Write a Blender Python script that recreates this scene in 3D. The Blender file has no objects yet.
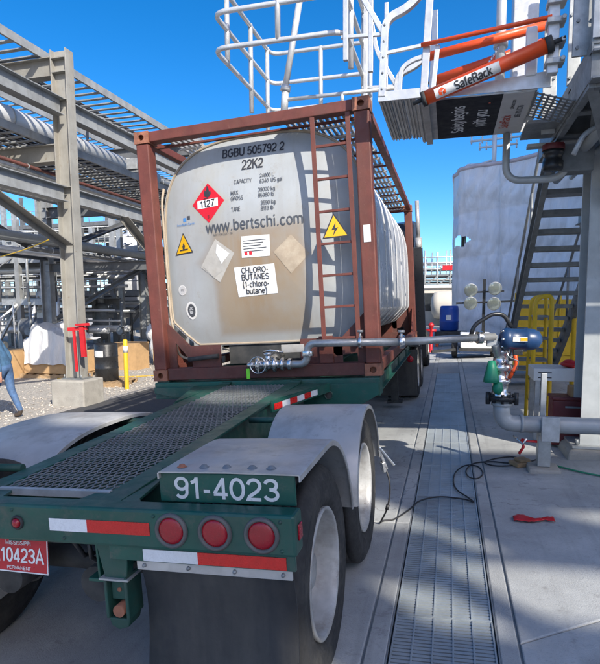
import bpy, bmesh, math, random
from math import sin, cos, pi, radians, sqrt
from mathutils import Vector, Matrix
random.seed(7)
V = Vector
scene = bpy.context.scene
# ------------------------------------------------------------------ camera
cam_data = bpy.data.cameras.new('camera')
cam = bpy.data.objects.new('camera', cam_data)
scene.collection.objects.link(cam)
scene.camera = cam
EYE = V((0, 0, 1.75))
PSI, PHI, RHO = radians(15.17), radians(5.85), -0.008
fwd = V((-sin(PSI)*cos(PHI), cos(PSI)*cos(PHI), -sin(PHI)))
rgt = fwd.cross(V((0, 0, 1))).normalized()
upv = rgt.cross(fwd)
r2 = rgt*cos(RHO) + upv*sin(RHO)
u2 = -rgt*sin(RHO) + upv*cos(RHO)
m = Matrix((r2, u2, -fwd)).transposed().to_4x4()
m.translation = EYE
cam.matrix_world = m
cam_data.sensor_fit = 'HORIZONTAL'
cam_data.sensor_width = 36
cam_data.lens = 550/600*36
cam_data.shift_y = 28/600
cam_data.clip_start = .05
cam_data.clip_end = 3000
# ------------------------------------------------------------------ light
SUN_EL = radians(36)
SUN_H = V((.69, -.724, 0)).normalized()
to_sun = SUN_H*cos(SUN_EL) + V((0, 0, sin(SUN_EL)))
world = bpy.data.worlds.new('World')
scene.world = world
world.use_nodes = True
wn = world.node_tree.nodes
wl = world.node_tree.links
bg = wn['Background']
sky = wn.new('ShaderNodeTexSky')
sky.sky_type = 'NISHITA'
sky.sun_disc = False
sky.sun_elevation = SUN_EL
sky.sun_rotation = math.atan2(SUN_H.x, SUN_H.y)
sky.altitude = 0
sky.air_density = 0.55
sky.dust_density = 1.2
sky.ozone_density = 1.0
hs = wn.new('ShaderNodeHueSaturation')
hs.inputs['Saturation'].default_value = 1.45
hs.inputs['Hue'].default_value = .499
wl.new(sky.outputs[0], hs.inputs['Color'])
wl.new(hs.outputs[0], bg.inputs[0])
bg.inputs[1].default_value = 0.15
sun_d = bpy.data.lights.new('sun', 'SUN')
sun_d.energy = 3.5
sun_d.angle = radians(.5)
sun_d.color = (1, .94, .84)
sun = bpy.data.objects.new('sun', sun_d)
scene.collection.objects.link(sun)
sun.rotation_euler = (-to_sun).to_track_quat('-Z', 'Y').to_euler()
sun.location = (20, -25, 30)
vs = scene.view_settings
vs.view_transform = 'Standard'
vs.look = 'None'
vs.exposure = 1.0
vs.gamma = 1
try: scene.cycles.max_bounces = 6; scene.cycles.transparent_max_bounces = 8
except Exception: pass

TH = .053                      # the pad falls to the left by about three degrees
PROT = (0, -TH, 0)
def pad(u, v, w=0): return V((u*cos(TH) - w*sin(TH), v, u*sin(TH) + w*cos(TH)))
def gz(x): return math.tan(TH)*max(-5.0, min(2.5, x))

# ------------------------------------------------------------------ mesh helpers
def frame(d, up=V((0, 0, 1))):
    d = V(d).normalized(); up = V(up)
    if abs(d.dot(up)) > .98: up = V((0, 1, 0)) if abs(d.y) < .9 else V((1, 0, 0))
    s = d.cross(up).normalized()
    return d, s, s.cross(d).normalized()
class MB:
    def __init__(s): s.v = []; s.f = []; s.m = []; s.s = []; s.k = 0
    def add(s, vs, fs, smooth=False):
        o = len(s.v); s.v += [tuple(p) for p in vs]
        for f in fs: s.f.append([i+o for i in f]); s.m.append(s.k); s.s.append(smooth)
        return s
    def box(s, x0, x1, y0, y1, z0, z1):
        return s.add([(x0,y0,z0),(x1,y0,z0),(x1,y1,z0),(x0,y1,z0),(x0,y0,z1),(x1,y0,z1),(x1,y1,z1),(x0,y1,z1)],
                     [(0,3,2,1),(4,5,6,7),(0,1,5,4),(1,2,6,5),(2,3,7,6),(3,0,4,7)])
    def bar(s, a, b, w, h, up=(0,0,1)):
        a = V(a); b = V(b); d, sd, u = frame(b-a, up); w /= 2; h /= 2
        c = [(-w,-h),(w,-h),(w,h),(-w,h)]
        return s.add([a+sd*x+u*y for x, y in c] + [b+sd*x+u*y for x, y in c],
                     [(0,1,2,3),(7,6,5,4),(0,4,5,1),(1,5,6,2),(2,6,7,3),(3,7,4,0)])
    def sect(s, a, b, poly, up=(0,0,1), smooth=False):
        a = V(a); b = V(b); d, sd, u = frame(b-a, up); n = len(poly)
        return s.add([a+sd*x+u*y for x, y in poly] + [b+sd*x+u*y for x, y in poly],
                     [tuple(range(n)), tuple(range(2*n-1, n-1, -1))] + [(i, n+i, n+(i+1) % n, (i+1) % n) for i in range(n)], smooth)
    def ibeam(s, a, b, d, w, tf=.015, tw=.011, up=(0,0,1)):
        D, W = d/2, w/2
        return s.sect(a, b, [(-W,-D),(W,-D),(W,-D+tf),(tw/2,-D+tf),(tw/2,D-tf),(W,D-tf),(W,D),(-W,D),(-W,D-tf),(-tw/2,D-tf),(-tw/2,-D+tf),(-W,-D+tf)], up)
    def chan(s, a, b, d, w, t=.012, up=(0,0,1), flip=1):
        D = d/2; W = w*flip; T = t*flip
        return s.sect(a, b, [(0,-D),(W,-D),(W,-D+t),(T,-D+t),(T,D-t),(W,D-t),(W,D),(0,D)], up)
    def tube(s, pts, r, n=10, closed=False, caps=True, phase=0):
        pts = [V(p) for p in pts]; N = len(pts); rings = []
        rr = r if isinstance(r, (list, tuple)) else [r]*N
        prev = None
        for i, p in enumerate(pts):
            if closed: d = pts[(i+1) % N] - pts[i-1]
            else: d = pts[min(i+1, N-1)] - pts[max(i-1, 0)]
            d.normalize()
            if prev is None: _, a, b = frame(d)
            else:
                a = prev - d*prev.dot(d); a.normalize(); b = a.cross(d) if False else d.cross(a)
            if prev is None: b = d.cross(a)
            prev = a
            rings.append([p + (a*cos(2*pi*k/n+phase) + b*sin(2*pi*k/n+phase))*rr[i] for k in range(n)])
        vs = [q for ring in rings for q in ring]; fs = []
        for i in range(N if closed else N-1):
            j = (i+1) % N
            for k in range(n): fs.append((i*n+k, i*n+(k+1) % n, j*n+(k+1) % n, j*n+k))
        s.add(vs, fs, True)
        if caps and not closed:
            s.add(rings[0], [tuple(range(n-1, -1, -1))]); s.add(rings[-1], [tuple(range(n))])
        return s
    def cyl(s, a, b, r, r2=None, n=16): return s.tube([a, b], [r, r if r2 is None else r2], n)
    def lathe(s, prof, o, axis, n=24, smooth=True, start=0, cap=False):
        o = V(o); d, a, b = frame(axis); vs = []; fs = []; P = len(prof)
        for k in range(n):
            t = 2*pi*k/n + start
            for r, h in prof: vs.append(o + d*h + (a*cos(t) + b*sin(t))*r)
        for k in range(n):
            j = (k+1) % n
            for i in range(P-1): fs.append((k*P+i, j*P+i, j*P+i+1, k*P+i+1))
        return s.add(vs, fs, smooth)
    def prism(s, poly, o, ax, ay, az, depth, smooth=False):
        o = V(o); ax = V(ax); ay = V(ay); az = V(az).normalized()*depth; n = len(poly)
        p = [o+ax*x+ay*y for x, y in poly]
        return s.add(p + [q+az for q in p], [tuple(range(n-1, -1, -1)), tuple(range(n, 2*n))] + [(i, (i+1) % n, n+(i+1) % n, n+i) for i in range(n)], smooth)
    def ball(s, c, rx, ry=None, rz=None, n=12, q=8):
        ry = ry or rx; rz = rz or rx; c = V(c); vs = []; fs = []
        for i in range(q+1):
            t = pi*i/q
            for k in range(n): vs.append((c.x+rx*sin(t)*cos(2*pi*k/n), c.y+ry*sin(t)*sin(2*pi*k/n), c.z+rz*cos(t)))
        for i in range(q):
            for k in range(n): fs.append((i*n+k, (i+1)*n+k, (i+1)*n+(k+1) % n, i*n+(k+1) % n))
        return s.add(vs, fs, True)
    def mesh(s, name, mats):
        me = bpy.data.meshes.new(name); me.from_pydata(s.v, [], s.f)
        for mt in (mats if isinstance(mats, (list, tuple)) else [mats]): me.materials.append(mt)
        me.polygons.foreach_set('material_index', s.m); me.polygons.foreach_set('use_smooth', s.s)
        bm = bmesh.new(); bm.from_mesh(me); bmesh.ops.remove_doubles(bm, verts=bm.verts, dist=1e-6)
        bmesh.ops.recalc_face_normals(bm, faces=bm.faces); bm.to_mesh(me); bm.free()
        return me
    def build(s, name, mats, parent=None, bevel=0, kind=None, loc=None, rot=None, seg=2):
        return put(name, s.mesh(name, mats), parent, bevel, kind, loc, rot, seg)
def put(name, me, parent=None, bevel=0, kind=None, loc=None, rot=None, seg=2):
    o = bpy.data.objects.new(name, me); scene.collection.objects.link(o); o.parent = parent
    if loc is not None: o.location = loc
    if rot is not None: o.rotation_euler = rot
    if bevel:
        b = o.modifiers.new('bevel', 'BEVEL'); b.width = bevel; b.segments = seg; b.limit_method = 'ANGLE'; b.angle_limit = radians(40)
    if kind: o['kind'] = kind
    return o
def tag(o, label, cat=None, group=None, kind=None):
    o['label'] = label
    if cat: o['category'] = cat
    if group: o['group'] = group
    if kind: o['kind'] = kind
    return o
def thing(name, label, cat, loc=(0,0,0), rot=(0,0,0), group=None):
    o = bpy.data.objects.new(name, None); scene.collection.objects.link(o)
    o.location = loc; o.rotation_euler = rot; o.empty_display_size = .2
    return tag(o, label, cat, group)
def copy_tree(o, parent=None):
    c = o.copy(); scene.collection.objects.link(c); c.parent = parent
    for ch in list(o.children): copy_tree(ch, c)
    return c
def rpath(pts, rad, n=6, closed=False):
    pts = [V(p) for p in pts]; out = []; N = len(pts)
    for i, p in enumerate(pts):
        if not closed and i in (0, N-1): out.append(p); continue
        a = pts[i-1]; b = pts[(i+1) % N]; da = (a-p); db = (b-p)
        r = min(rad, da.length*.49, db.length*.49)
        p0 = p+da.normalized()*r; p1 = p+db.normalized()*r
        for k in range(n+1):
            t = k/n; out.append(p0*(1-t)**2 + p*2*t*(1-t) + p1*t*t)
    return out
def text(name, body, size, parent, mat, loc, xdir=(1,0,0), ydir=(0,0,1), align='CENTER', sx=1.0, warp=None, ext=.0008, bold=0.0, line=1.0):
    cu = bpy.data.curves.new(name, 'FONT'); cu.body = body; cu.size = size; cu.align_x = align; cu.align_y = 'CENTER'
    cu.extrude = 0 if warp else ext; cu.offset = bold; cu.resolution_u = 3; cu.space_line = line
    t = bpy.data.objects.new('tmp', cu); scene.collection.objects.link(t)
    dg = bpy.context.evaluated_depsgraph_get()
    me = bpy.data.meshes.new_from_object(t.evaluated_get(dg))
    bpy.data.objects.remove(t)
    X = V(xdir).normalized(); Y = V(ydir).normalized(); Z = X.cross(Y); L = V(loc)
    for v in me.vertices:
        p = L + X*v.co.x*sx + Y*v.co.y + Z*v.co.z
        if warp: p = warp(p)
        v.co = p
    me.materials.clear(); me.materials.append(mat); me.name = name
    return put(name, me, parent)

# ------------------------------------------------------------------ materials
MATS = {}
def mat(name, col, rough=.5, metal=0, var=.12, scale=5, bump=0, bscale=80, dirt=None, dirt_amt=.3, dscale=3, spec=.5, streak=False, extra=None, rvar=.12, wear=None, wear_amt=.7, wscale=18, orand=.10, wlo=.60, whi=.66):
    m = bpy.data.materials.new(name); m.use_nodes = True; nt = m.node_tree; N = nt.nodes; L = nt.links; b = N['Principled BSDF']
    tc = N.new('ShaderNodeTexCoord'); oi = N.new('ShaderNodeObjectInfo')
    mu = N.new('ShaderNodeVectorMath'); mu.operation = 'MULTIPLY_ADD'
    cmb = N.new('ShaderNodeCombineXYZ')
    for i in range(3): L.new(oi.outputs['Random'], cmb.inputs[i])
    L.new(cmb.outputs[0], mu.inputs[0]); mu.inputs[1].default_value = (31, 17, 23); L.new(tc.outputs['Object'], mu.inputs[2])
    co = mu.outputs[0]
    def noise(sc, det=4, rgh=.6, vec=None):
        n = N.new('ShaderNodeTexNoise'); n.inputs['Scale'].default_value = sc; n.inputs['Detail'].default_value = det; n.inputs['Roughness'].default_value = rgh
        L.new(vec or co, n.inputs['Vector']); return n.outputs['Fac']
    def ramp(f, a, bb, ca, cb):
        r = N.new('ShaderNodeValToRGB'); r.color_ramp.elements[0].position = a; r.color_ramp.elements[1].position = bb
        r.color_ramp.elements[0].color = (*ca, 1) if len(ca) == 3 else ca; r.color_ramp.elements[1].color = (*cb, 1) if len(cb) == 3 else cb
        L.new(f, r.inputs[0]); return r.outputs[0]
    def mix(f, a, bb):
        x = N.new('ShaderNodeMix'); x.data_type = 'RGBA'
        if isinstance(f, (int, float)): x.inputs[0].default_value = f
        else: L.new(f, x.inputs[0])
        for k, q in ((6, a), (7, bb)):
            if isinstance(q, tuple): x.inputs[k].default_value = (*q, 1)
            else: L.new(q, x.inputs[k])
        return x.outputs[2]
    lo = tuple(max(0, c*(1-var)) for c in col); hi = tuple(min(1, c*(1+var)) for c in col)
    n1 = noise(scale); c = ramp(n1, .3, .7, lo, hi)
    if dirt:
        vec = None
        if streak:
            mp = N.new('ShaderNodeMapping'); mp.inputs['Scale'].default_value = (1, 1, .12); L.new(co, mp.inputs[0]); vec = mp.outputs[0]
        n2 = noise(dscale, 6, .7, vec); f = ramp(n2, .48, .72, (0, 0, 0), (dirt_amt,)*3)
        c = mix(f, c, dirt)
    if wear:
        f = ramp(noise(wscale, 8, .75), wlo, whi, (0,0,0), (wear_amt,)*3); c = mix(f, c, wear)
    if orand:
        mr = N.new('ShaderNodeMapRange'); L.new(oi.outputs['Random'], mr.inputs[0]); mr.inputs[3].default_value = 1-orand; mr.inputs[4].default_value = 1+orand*.6
        vm = N.new('ShaderNodeVectorMath'); vm.operation = 'SCALE'; L.new(c, vm.inputs[0]); L.new(mr.outputs[0], vm.inputs['Scale']); c = vm.outputs[0]
    if extra: c = extra(N, L, tc, noise, ramp, mix, c)
    L.new(c, b.inputs['Base Color'])
    rr = ramp(noise(scale*3.1), .3, .7, (max(.03, rough-rvar),)*3, (min(1, rough+rvar),)*3); L.new(rr, b.inputs['Roughness'])
    b.inputs['Metallic'].default_value = metal; b.inputs['Specular IOR Level'].default_value = spec
    if bump:
        bp = N.new('ShaderNodeBump'); bp.inputs['Strength'].default_value = bump; bp.inputs['Distance'].default_value = .01
        L.new(noise(bscale, 5, .65), bp.inputs['Height']); L.new(bp.outputs[0], b.inputs['Normal'])
    MATS[name] = m
    return m
def concrete_extra(N, L, tc, noise, ramp, mix, c):
    f = ramp(noise(.55, 6, .7), .42, .62, (0,0,0), (.7,)*3); c = mix(f, c, (.25, .255, .255))
    f = ramp(noise(2.3, 8, .75), .55, .75, (0,0,0), (.5,)*3); c = mix(f, c, (.52, .52, .50))
    f = ramp(noise(9, 4, .6), .60, .70, (0,0,0), (.4,)*3); c = mix(f, c, (.15, .145, .14))
    f = ramp(noise(60, 3, .7), .55, .7, (0,0,0), (.35,)*3); c = mix(f, c, (.22, .21, .2))
    f = ramp(noise(.9, 10, .8), .60, .64, (0,0,0), (.45,)*3); c = mix(f, c, (.17, .165, .16))
    mp = N.new('ShaderNodeMapping'); mp.inputs['Scale'].default_value = (5, .18, 1); L.new(tc.outputs['Object'], mp.inputs[0])
    f = ramp(noise(1, 5, .65, mp.outputs[0]), .54, .72, (0,0,0), (.5,)*3); c = mix(f, c, (.19, .19, .185))
    f = ramp(noise(.8, 3, .5), .66, .74, (0,0,0), (.7,)*3); c = mix(f, c, (.13, .125, .12))
    v = N.new('ShaderNodeTexVoronoi'); v.feature = 'DISTANCE_TO_EDGE'; v.inputs['Scale'].default_value = .34; v.inputs['Randomness'].default_value = 1
    dv = N.new('ShaderNodeVectorMath'); dv.operation = 'ADD'; nn = N.new('ShaderNodeTexNoise'); nn.inputs['Scale'].default_value = 2.2; nn.inputs['Detail'].default_value = 6; L.new(tc.outputs['Object'], nn.inputs['Vector']); L.new(nn.outputs['Color'], dv.inputs[0]); L.new(tc.outputs['Object'], dv.inputs[1]); L.new(dv.outputs[0], v.inputs['Vector'])
    f = ramp(v.outputs['Distance'], .0015, .004, (.55,)*3, (0,0,0)); c = mix(f, c, (.12, .115, .11))
    f = ramp(noise(160, 2, .6), .66, .74, (0,0,0), (.5,)*3); c = mix(f, c, (.12, .115, .11))
    return c
mat('concrete', (.40,.41,.405), .85, var=.16, scale=1.3, bump=.4, bscale=120, extra=concrete_extra)
mat('concrete_block', (.36,.34,.30), .9, var=.2, scale=6, bump=.5, bscale=40, dirt=(.18,.16,.14), dirt_amt=.5)
def gravel_extra(N, L, tc, noise, ramp, mix, c):
    v = N.new('ShaderNodeTexVoronoi'); v.inputs['Scale'].default_value = 22; L.new(tc.outputs['Object'], v.inputs['Vector'])
    c = mix(ramp(v.outputs['Distance'], .2, .8, (0,0,0), (.6,)*3), c, (.12,.105,.09))
    return mix(ramp(noise(.25, 4), .45, .62, (0,0,0), (.5,)*3), c, (.34,.31,.27))
mat('gravel', (.46,.43,.385), .95, var=.3, scale=30, bump=1.0, bscale=45, extra=gravel_extra)
mat('stone', (.44,.40,.35), .9, var=.4, scale=3)
mat('asphalt', (.055,.055,.057), .9, var=.2, scale=20, bump=.4, bscale=200)
mat('galv', (.42,.435,.435), .5, .45, var=.18, scale=9, dirt=(.24,.235,.22), dirt_amt=.5, dscale=5)
mat('galv_dark', (.24,.255,.26), .55, .45, var=.18, scale=8, dirt=(.12,.12,.12), dirt_amt=.4)
mat('grate', (.41,.45,.465), .5, .4, var=.2, scale=4, dirt=(.15,.14,.13), dirt_amt=.6, dscale=2, orand=.22)
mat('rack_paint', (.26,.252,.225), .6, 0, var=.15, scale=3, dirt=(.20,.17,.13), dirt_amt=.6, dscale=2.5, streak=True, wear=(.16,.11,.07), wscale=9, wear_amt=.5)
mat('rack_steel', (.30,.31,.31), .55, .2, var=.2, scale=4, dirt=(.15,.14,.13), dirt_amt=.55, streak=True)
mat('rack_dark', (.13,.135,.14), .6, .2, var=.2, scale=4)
mat('alu', (.60,.61,.61), .42, .4, var=.1, scale=7, dirt=(.36,.355,.35), dirt_amt=.5, dscale=6)
mat('alu_sheet', (.48,.475,.46), .45, .35, var=.15, scale=5, dirt=(.24,.225,.2), dirt_amt=.6, dscale=3.5, bump=.1, bscale=14)
mat('fender_metal', (.43,.43,.42), .45, .25, var=.14, scale=3, dirt=(.22,.21,.19), dirt_amt=.75, dscale=2.6, bump=.16, bscale=6, wear=(.19,.18,.165), wscale=8, wear_amt=.5, wlo=.55, whi=.68)
mat('steel_bright', (.66,.66,.65), .25, .95, var=.12, scale=12, dirt=(.3,.29,.27), dirt_amt=.3, dscale=12)
mat('pipe_steel', (.42,.43,.43), .45, .6, var=.18, scale=8, dirt=(.22,.22,.21), dirt_amt=.55, dscale=7)
mat('pipe_paint', (.40,.42,.42), .45, .15, var=.1, scale=5, dirt=(.25,.24,.22), dirt_amt=.35)
mat('rust_red', (.13,.035,.024), .6, 0, var=.25, scale=5, dirt=(.12,.05,.035), dirt_amt=.6, dscale=4, bump=.12, bscale=30, streak=True, wear=(.25,.13,.09), wscale=26, wear_amt=.4)
mat('rust_red_dark', (.10,.032,.025), .65, 0, var=.25, scale=5, dirt=(.05,.035,.03), dirt_amt=.6, dscale=3, wear=(.20,.10,.07), wscale=22, wear_amt=.5)
mat('casting', (.30,.12,.07), .65, .1, var=.3, scale=14, dirt=(.10,.055,.035), dirt_amt=.7, dscale=9, bump=.3, bscale=40)
def tank_extra(N, L, tc, noise, ramp, mix, c):
    sep = N.new('ShaderNodeSeparateXYZ'); L.new(tc.outputs['Object'], sep.inputs[0])
    def math_(op, a, b=None):
        x = N.new('ShaderNodeMath'); x.operation = op; x.use_clamp = False
        for k, q in ((0, a), (1, b)):
            if q is None: continue
            if isinstance(q, (int, float)): x.inputs[k].default_value = q
            else: L.new(q, x.inputs[k])
        return x.outputs[0]
    wob = math_('MULTIPLY', math_('SUBTRACT', noise(3, 5, .7), .5), .22)
    def rect(cx, cz, hx, hz, soft, w=1.0, rotated=False):
        dx = math_('SUBTRACT', sep.outputs['X'], cx); dz = math_('SUBTRACT', sep.outputs['Z'], cz)
        if rotated:
            a = math_('MULTIPLY', math_('ADD', dx, dz), .707); b = math_('MULTIPLY', math_('SUBTRACT', dx, dz), .707); dx, dz = a, b
        d = math_('MAXIMUM', math_('SUBTRACT', math_('ABSOLUTE', dx), hx), math_('SUBTRACT', math_('ABSOLUTE', dz), hz))
        d = math_('ADD', d, math_('MULTIPLY', wob, soft*4))
        return ramp(math_('ADD', d, .5), .5-soft, .5+soft, (w, w, w), (0, 0, 0))
    ff = N.new('ShaderNodeMath'); ff.operation = 'LESS_THAN'; L.new(sep.outputs['Y'], ff.inputs[0]); ff.inputs[1].default_value = .5
    def m2(f, col):
        nonlocal c
        x = N.new('ShaderNodeMath'); x.operation = 'MULTIPLY'; L.new(f, x.inputs[0]); L.new(ff.outputs[0], x.inputs[1])
        c = mix(x.outputs[0], c, col)
    m2(rect(1.2, 1.0, .50, .55, .035, .7), (.20,.135,.08))
    m2(rect(1.2, 1.0, .45, .50, .06, .8), (.29,.215,.135))
    m2(rect(.75, 1.23, .17, .17, .05, .6, True), (.24,.18,.12))
    m2(rect(1.2, 1.0, .62, .66, .16, .4), (.28,.24,.185))
    m2(rect(1.17, .70, .16, .16, .04, .25), (.22,.145,.08))
    m2(rect(1.17, 1.3, .22, .17, .06, .6), (.26,.17,.09))
    m2(rect(1.17, .98, .27, .22, .05, .5), (.27,.19,.11))
    m2(rect(1.56, 1.24, .15, .15, .05, .6, True), (.28,.19,.11))
    m2(rect(.68, 1.84, .17, .17, .05, .45, True), (.36,.31,.20))
    # vertical run-off streaks
    mp = N.new('ShaderNodeMapping'); mp.inputs['Scale'].default_value = (9, 9, .5); L.new(tc.outputs['Object'], mp.inputs[0])
    m2(ramp(noise(1, 6, .7, mp.outputs[0]), .5, .75, (0,0,0), (.5,)*3), (.28,.27,.245))
    m2(ramp(noise(6, 6, .8), .58, .68, (0,0,0), (.45,)*3), (.28,.245,.18))
    m2(ramp(noise(26, 6, .8), .64, .70, (0,0,0), (.6,)*3), (.20,.15,.10))
    m2(ramp(noise(1.1, 5, .7), .45, .62, (0,0,0), (.4,)*3), (.29,.29,.275))
    return c
mat('tank_paint', (.345,.365,.375), .42, 0, var=.07, scale=2, dirt=(.36,.34,.29), dirt_amt=.5, dscale=1.7, bump=.03, bscale=10, extra=tank_extra)
mat('tank_clad', (.66,.67,.67), .33, .35, var=.07, scale=1.4, dirt=(.42,.41,.38), dirt_amt=.4, dscale=2.5, bump=.015, bscale=3)
mat('green_paint', (.008,.075,.055), .45, 0, var=.25, scale=3, dirt=(.07,.085,.075), dirt_amt=.55, dscale=4, bump=.08, bscale=50, wear=(.085,.095,.08), wscale=9, wear_amt=.6, wlo=.54, whi=.66)
mat('green_dirty', (.012,.062,.048), .6, 0, var=.3, scale=4, dirt=(.07,.07,.06), dirt_amt=.6, dscale=5)
mat('tyre', (.020,.020,.021), .75, 0, var=.25, scale=10, dirt=(.085,.08,.07), dirt_amt=.6, dscale=4, bump=.15, bscale=60, wear=(.11,.10,.085), wscale=5, wear_amt=.35)
mat('rubber', (.026,.027,.029), .65, 0, var=.2, scale=5, dirt=(.085,.08,.07), dirt_amt=.6, dscale=3, streak=True, bump=.1, bscale=30)
mat('grommet', (.09,.09,.088), .5)
mat('rim', (.42,.42,.41), .5, .25, var=.18, scale=9, dirt=(.20,.17,.14), dirt_amt=.7, dscale=6, wear=(.13,.085,.055), wscale=10, wear_amt=.6)
mat('under_dark', (.03,.032,.033), .75, 0, var=.3, scale=6, dirt=(.09,.08,.07), dirt_amt=.5)
mat('black_paint', (.02,.021,.023), .35, 0, var=.15)
mat('red_lens', (.30,.004,.014), .2, 0, var=.12, scale=30, spec=.6, bump=.15, bscale=120)
mat('red_tape', (.55,.014,.012), .3, 0, var=.1, scale=40)
mat('white_tape', (.66,.68,.70), .3, 0, var=.06, scale=40, dirt=(.5,.5,.48), dirt_amt=.4)
mat('plate_red', (.42,.012,.022), .35, 0, var=.15, scale=12)
mat('white_paint', (.78,.78,.76), .45, 0, var=.05, scale=8)
mat('white_letter', (.70,.72,.73), .5, 0, var=.06, scale=20, wear=(.35,.40,.38), wscale=40, wear_amt=.4)
mat('black_letter', (.035,.035,.04), .5, 0, var=.2, scale=20, wear=(.30,.30,.28), wscale=34, wear_amt=.55)
mat('grey_letter', (.06,.065,.075), .5, 0, var=.2, scale=20, wear=(.30,.30,.28), wscale=34, wear_amt=.55)
mat('blue_letter', (.06,.22,.50), .5)
mat('sticker', (.70,.70,.68), .5, 0, var=.06, scale=12, dirt=(.48,.42,.33), dirt_amt=.5, dscale=8)
mat('sticker_old', (.44,.42,.38), .6, 0, var=.12, scale=10, dirt=(.38,.33,.25), dirt_amt=.6, dscale=7)
mat('sticker_tan', (.34,.275,.20), .6, 0, var=.12, scale=8, dirt=(.55,.48,.37), dirt_amt=.5, dscale=6)
mat('hazard_red', (.60,.010,.020), .4, 0, var=.06)
mat('hazard_yellow', (.75,.42,.01), .4, 0, var=.08)
mat('orange', (.78,.085,.015), .4, 0, var=.08, scale=5, dirt=(.45,.06,.02), dirt_amt=.4)
mat('yellow', (.72,.47,.02), .45, 0, var=.1, scale=4, dirt=(.40,.27,.05), dirt_amt=.35)
mat('navy', (.014,.045,.12), .4, 0, var=.2, scale=5)
mat('blue_plastic', (.01,.06,.32), .4)
mat('green_plastic', (.01,.22,.12), .45, 0, var=.2)
mat('lime', (.15,.60,.03), .5)
mat('red_paint', (.50,.015,.02), .45, 0, var=.15)
mat('maroon', (.14,.02,.022), .5, 0, var=.2)
mat('banner_dark', (.010,.012,.020), .85, 0, var=.1)
mat('banner_light', (.56,.55,.53), .5, 0, var=.06)
mat('banner_gap', (.5,.08,.05), .5)
mat('insulation', (.60,.61,.62), .38, .45, var=.1, scale=3, dirt=(.4,.4,.39), dirt_amt=.4)
mat('white_pipe', (.74,.74,.73), .4, .1, var=.05, scale=3, dirt=(.5,.49,.46), dirt_amt=.3)
mat('wood', (.36,.24,.13), .8, 0, var=.25, scale=12)
mat('cardboard', (.46,.29,.14), .85, 0, var=.12, scale=6)
mat('beige_wall', (.62,.58,.50), .7, 0, var=.08, scale=.5)
mat('dark_glass', (.03,.035,.04), .1)
mat('lamp_glass', (.30,.34,.33), .1, .6, var=.15, scale=30)
mat('skin', (.50,.26,.18), .55, 0, var=.06, scale=30)
mat('denim', (.06,.12,.24), .85, 0, var=.4, scale=9, bump=.9, bscale=14, dirt=(.12,.17,.26), dirt_amt=.5, dscale=6)
mat('shirt', (.045,.11,.20), .85, 0, var=.35, scale=9, bump=.9, bscale=12)
mat('vest', (.26,.32,.03), .7, 0, var=.15)
mat('hair', (.03,.022,.016), .7)
mat('boot', (.05,.035,.025), .7)
mat('hose', (.018,.018,.02), .5)
mat('green_hose', (.03,.22,.12), .5)
# shrink wrap: milky film, fold shading painted into the colour as well as bumped
def wrap_mat(name, col, trans=.25, folds=.55):
    m = bpy.data.materials.new(name); m.use_nodes = True; nt = m.node_tree; N = nt.nodes; L = nt.links; b = N['Principled BSDF']
    tc = N.new('ShaderNodeTexCoord'); mp = N.new('ShaderNodeMapping'); mp.inputs['Scale'].default_value = (1.6, 1.6, .35); L.new(tc.outputs['Object'], mp.inputs[0])
    n = N.new('ShaderNodeTexNoise'); n.inputs['Scale'].default_value = 1.3; n.inputs['Detail'].default_value = 9; n.inputs['Roughness'].default_value = .62; n.inputs['Distortion'].default_value = 1.2; L.new(mp.outputs[0], n.inputs['Vector'])
    bp = N.new('ShaderNodeBump'); bp.inputs['Strength'].default_value = folds; bp.inputs['Distance'].default_value = .12; L.new(n.outputs['Fac'], bp.inputs['Height']); L.new(bp.outputs[0], b.inputs['Normal'])
    r = N.new('ShaderNodeValToRGB'); r.color_ramp.elements[0].position = .32; r.color_ramp.elements[1].position = .68; r.color_ramp.elements[0].color = (*[c*.84 for c in col], 1); r.color_ramp.elements[1].color = (*[min(1, c*1.08) for c in col], 1); L.new(n.outputs['Fac'], r.inputs[0]); L.new(r.outputs[0], b.inputs['Base Color'])
    b.inputs['Roughness'].default_value = .38
    MATS[name] = m
wrap_mat('film', (.80,.80,.81), folds=.6); wrap_mat('film_white', (.68,.67,.66), folds=.8); wrap_mat('film_pink', (.58,.50,.52), folds=.3)
M = MATS
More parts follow.
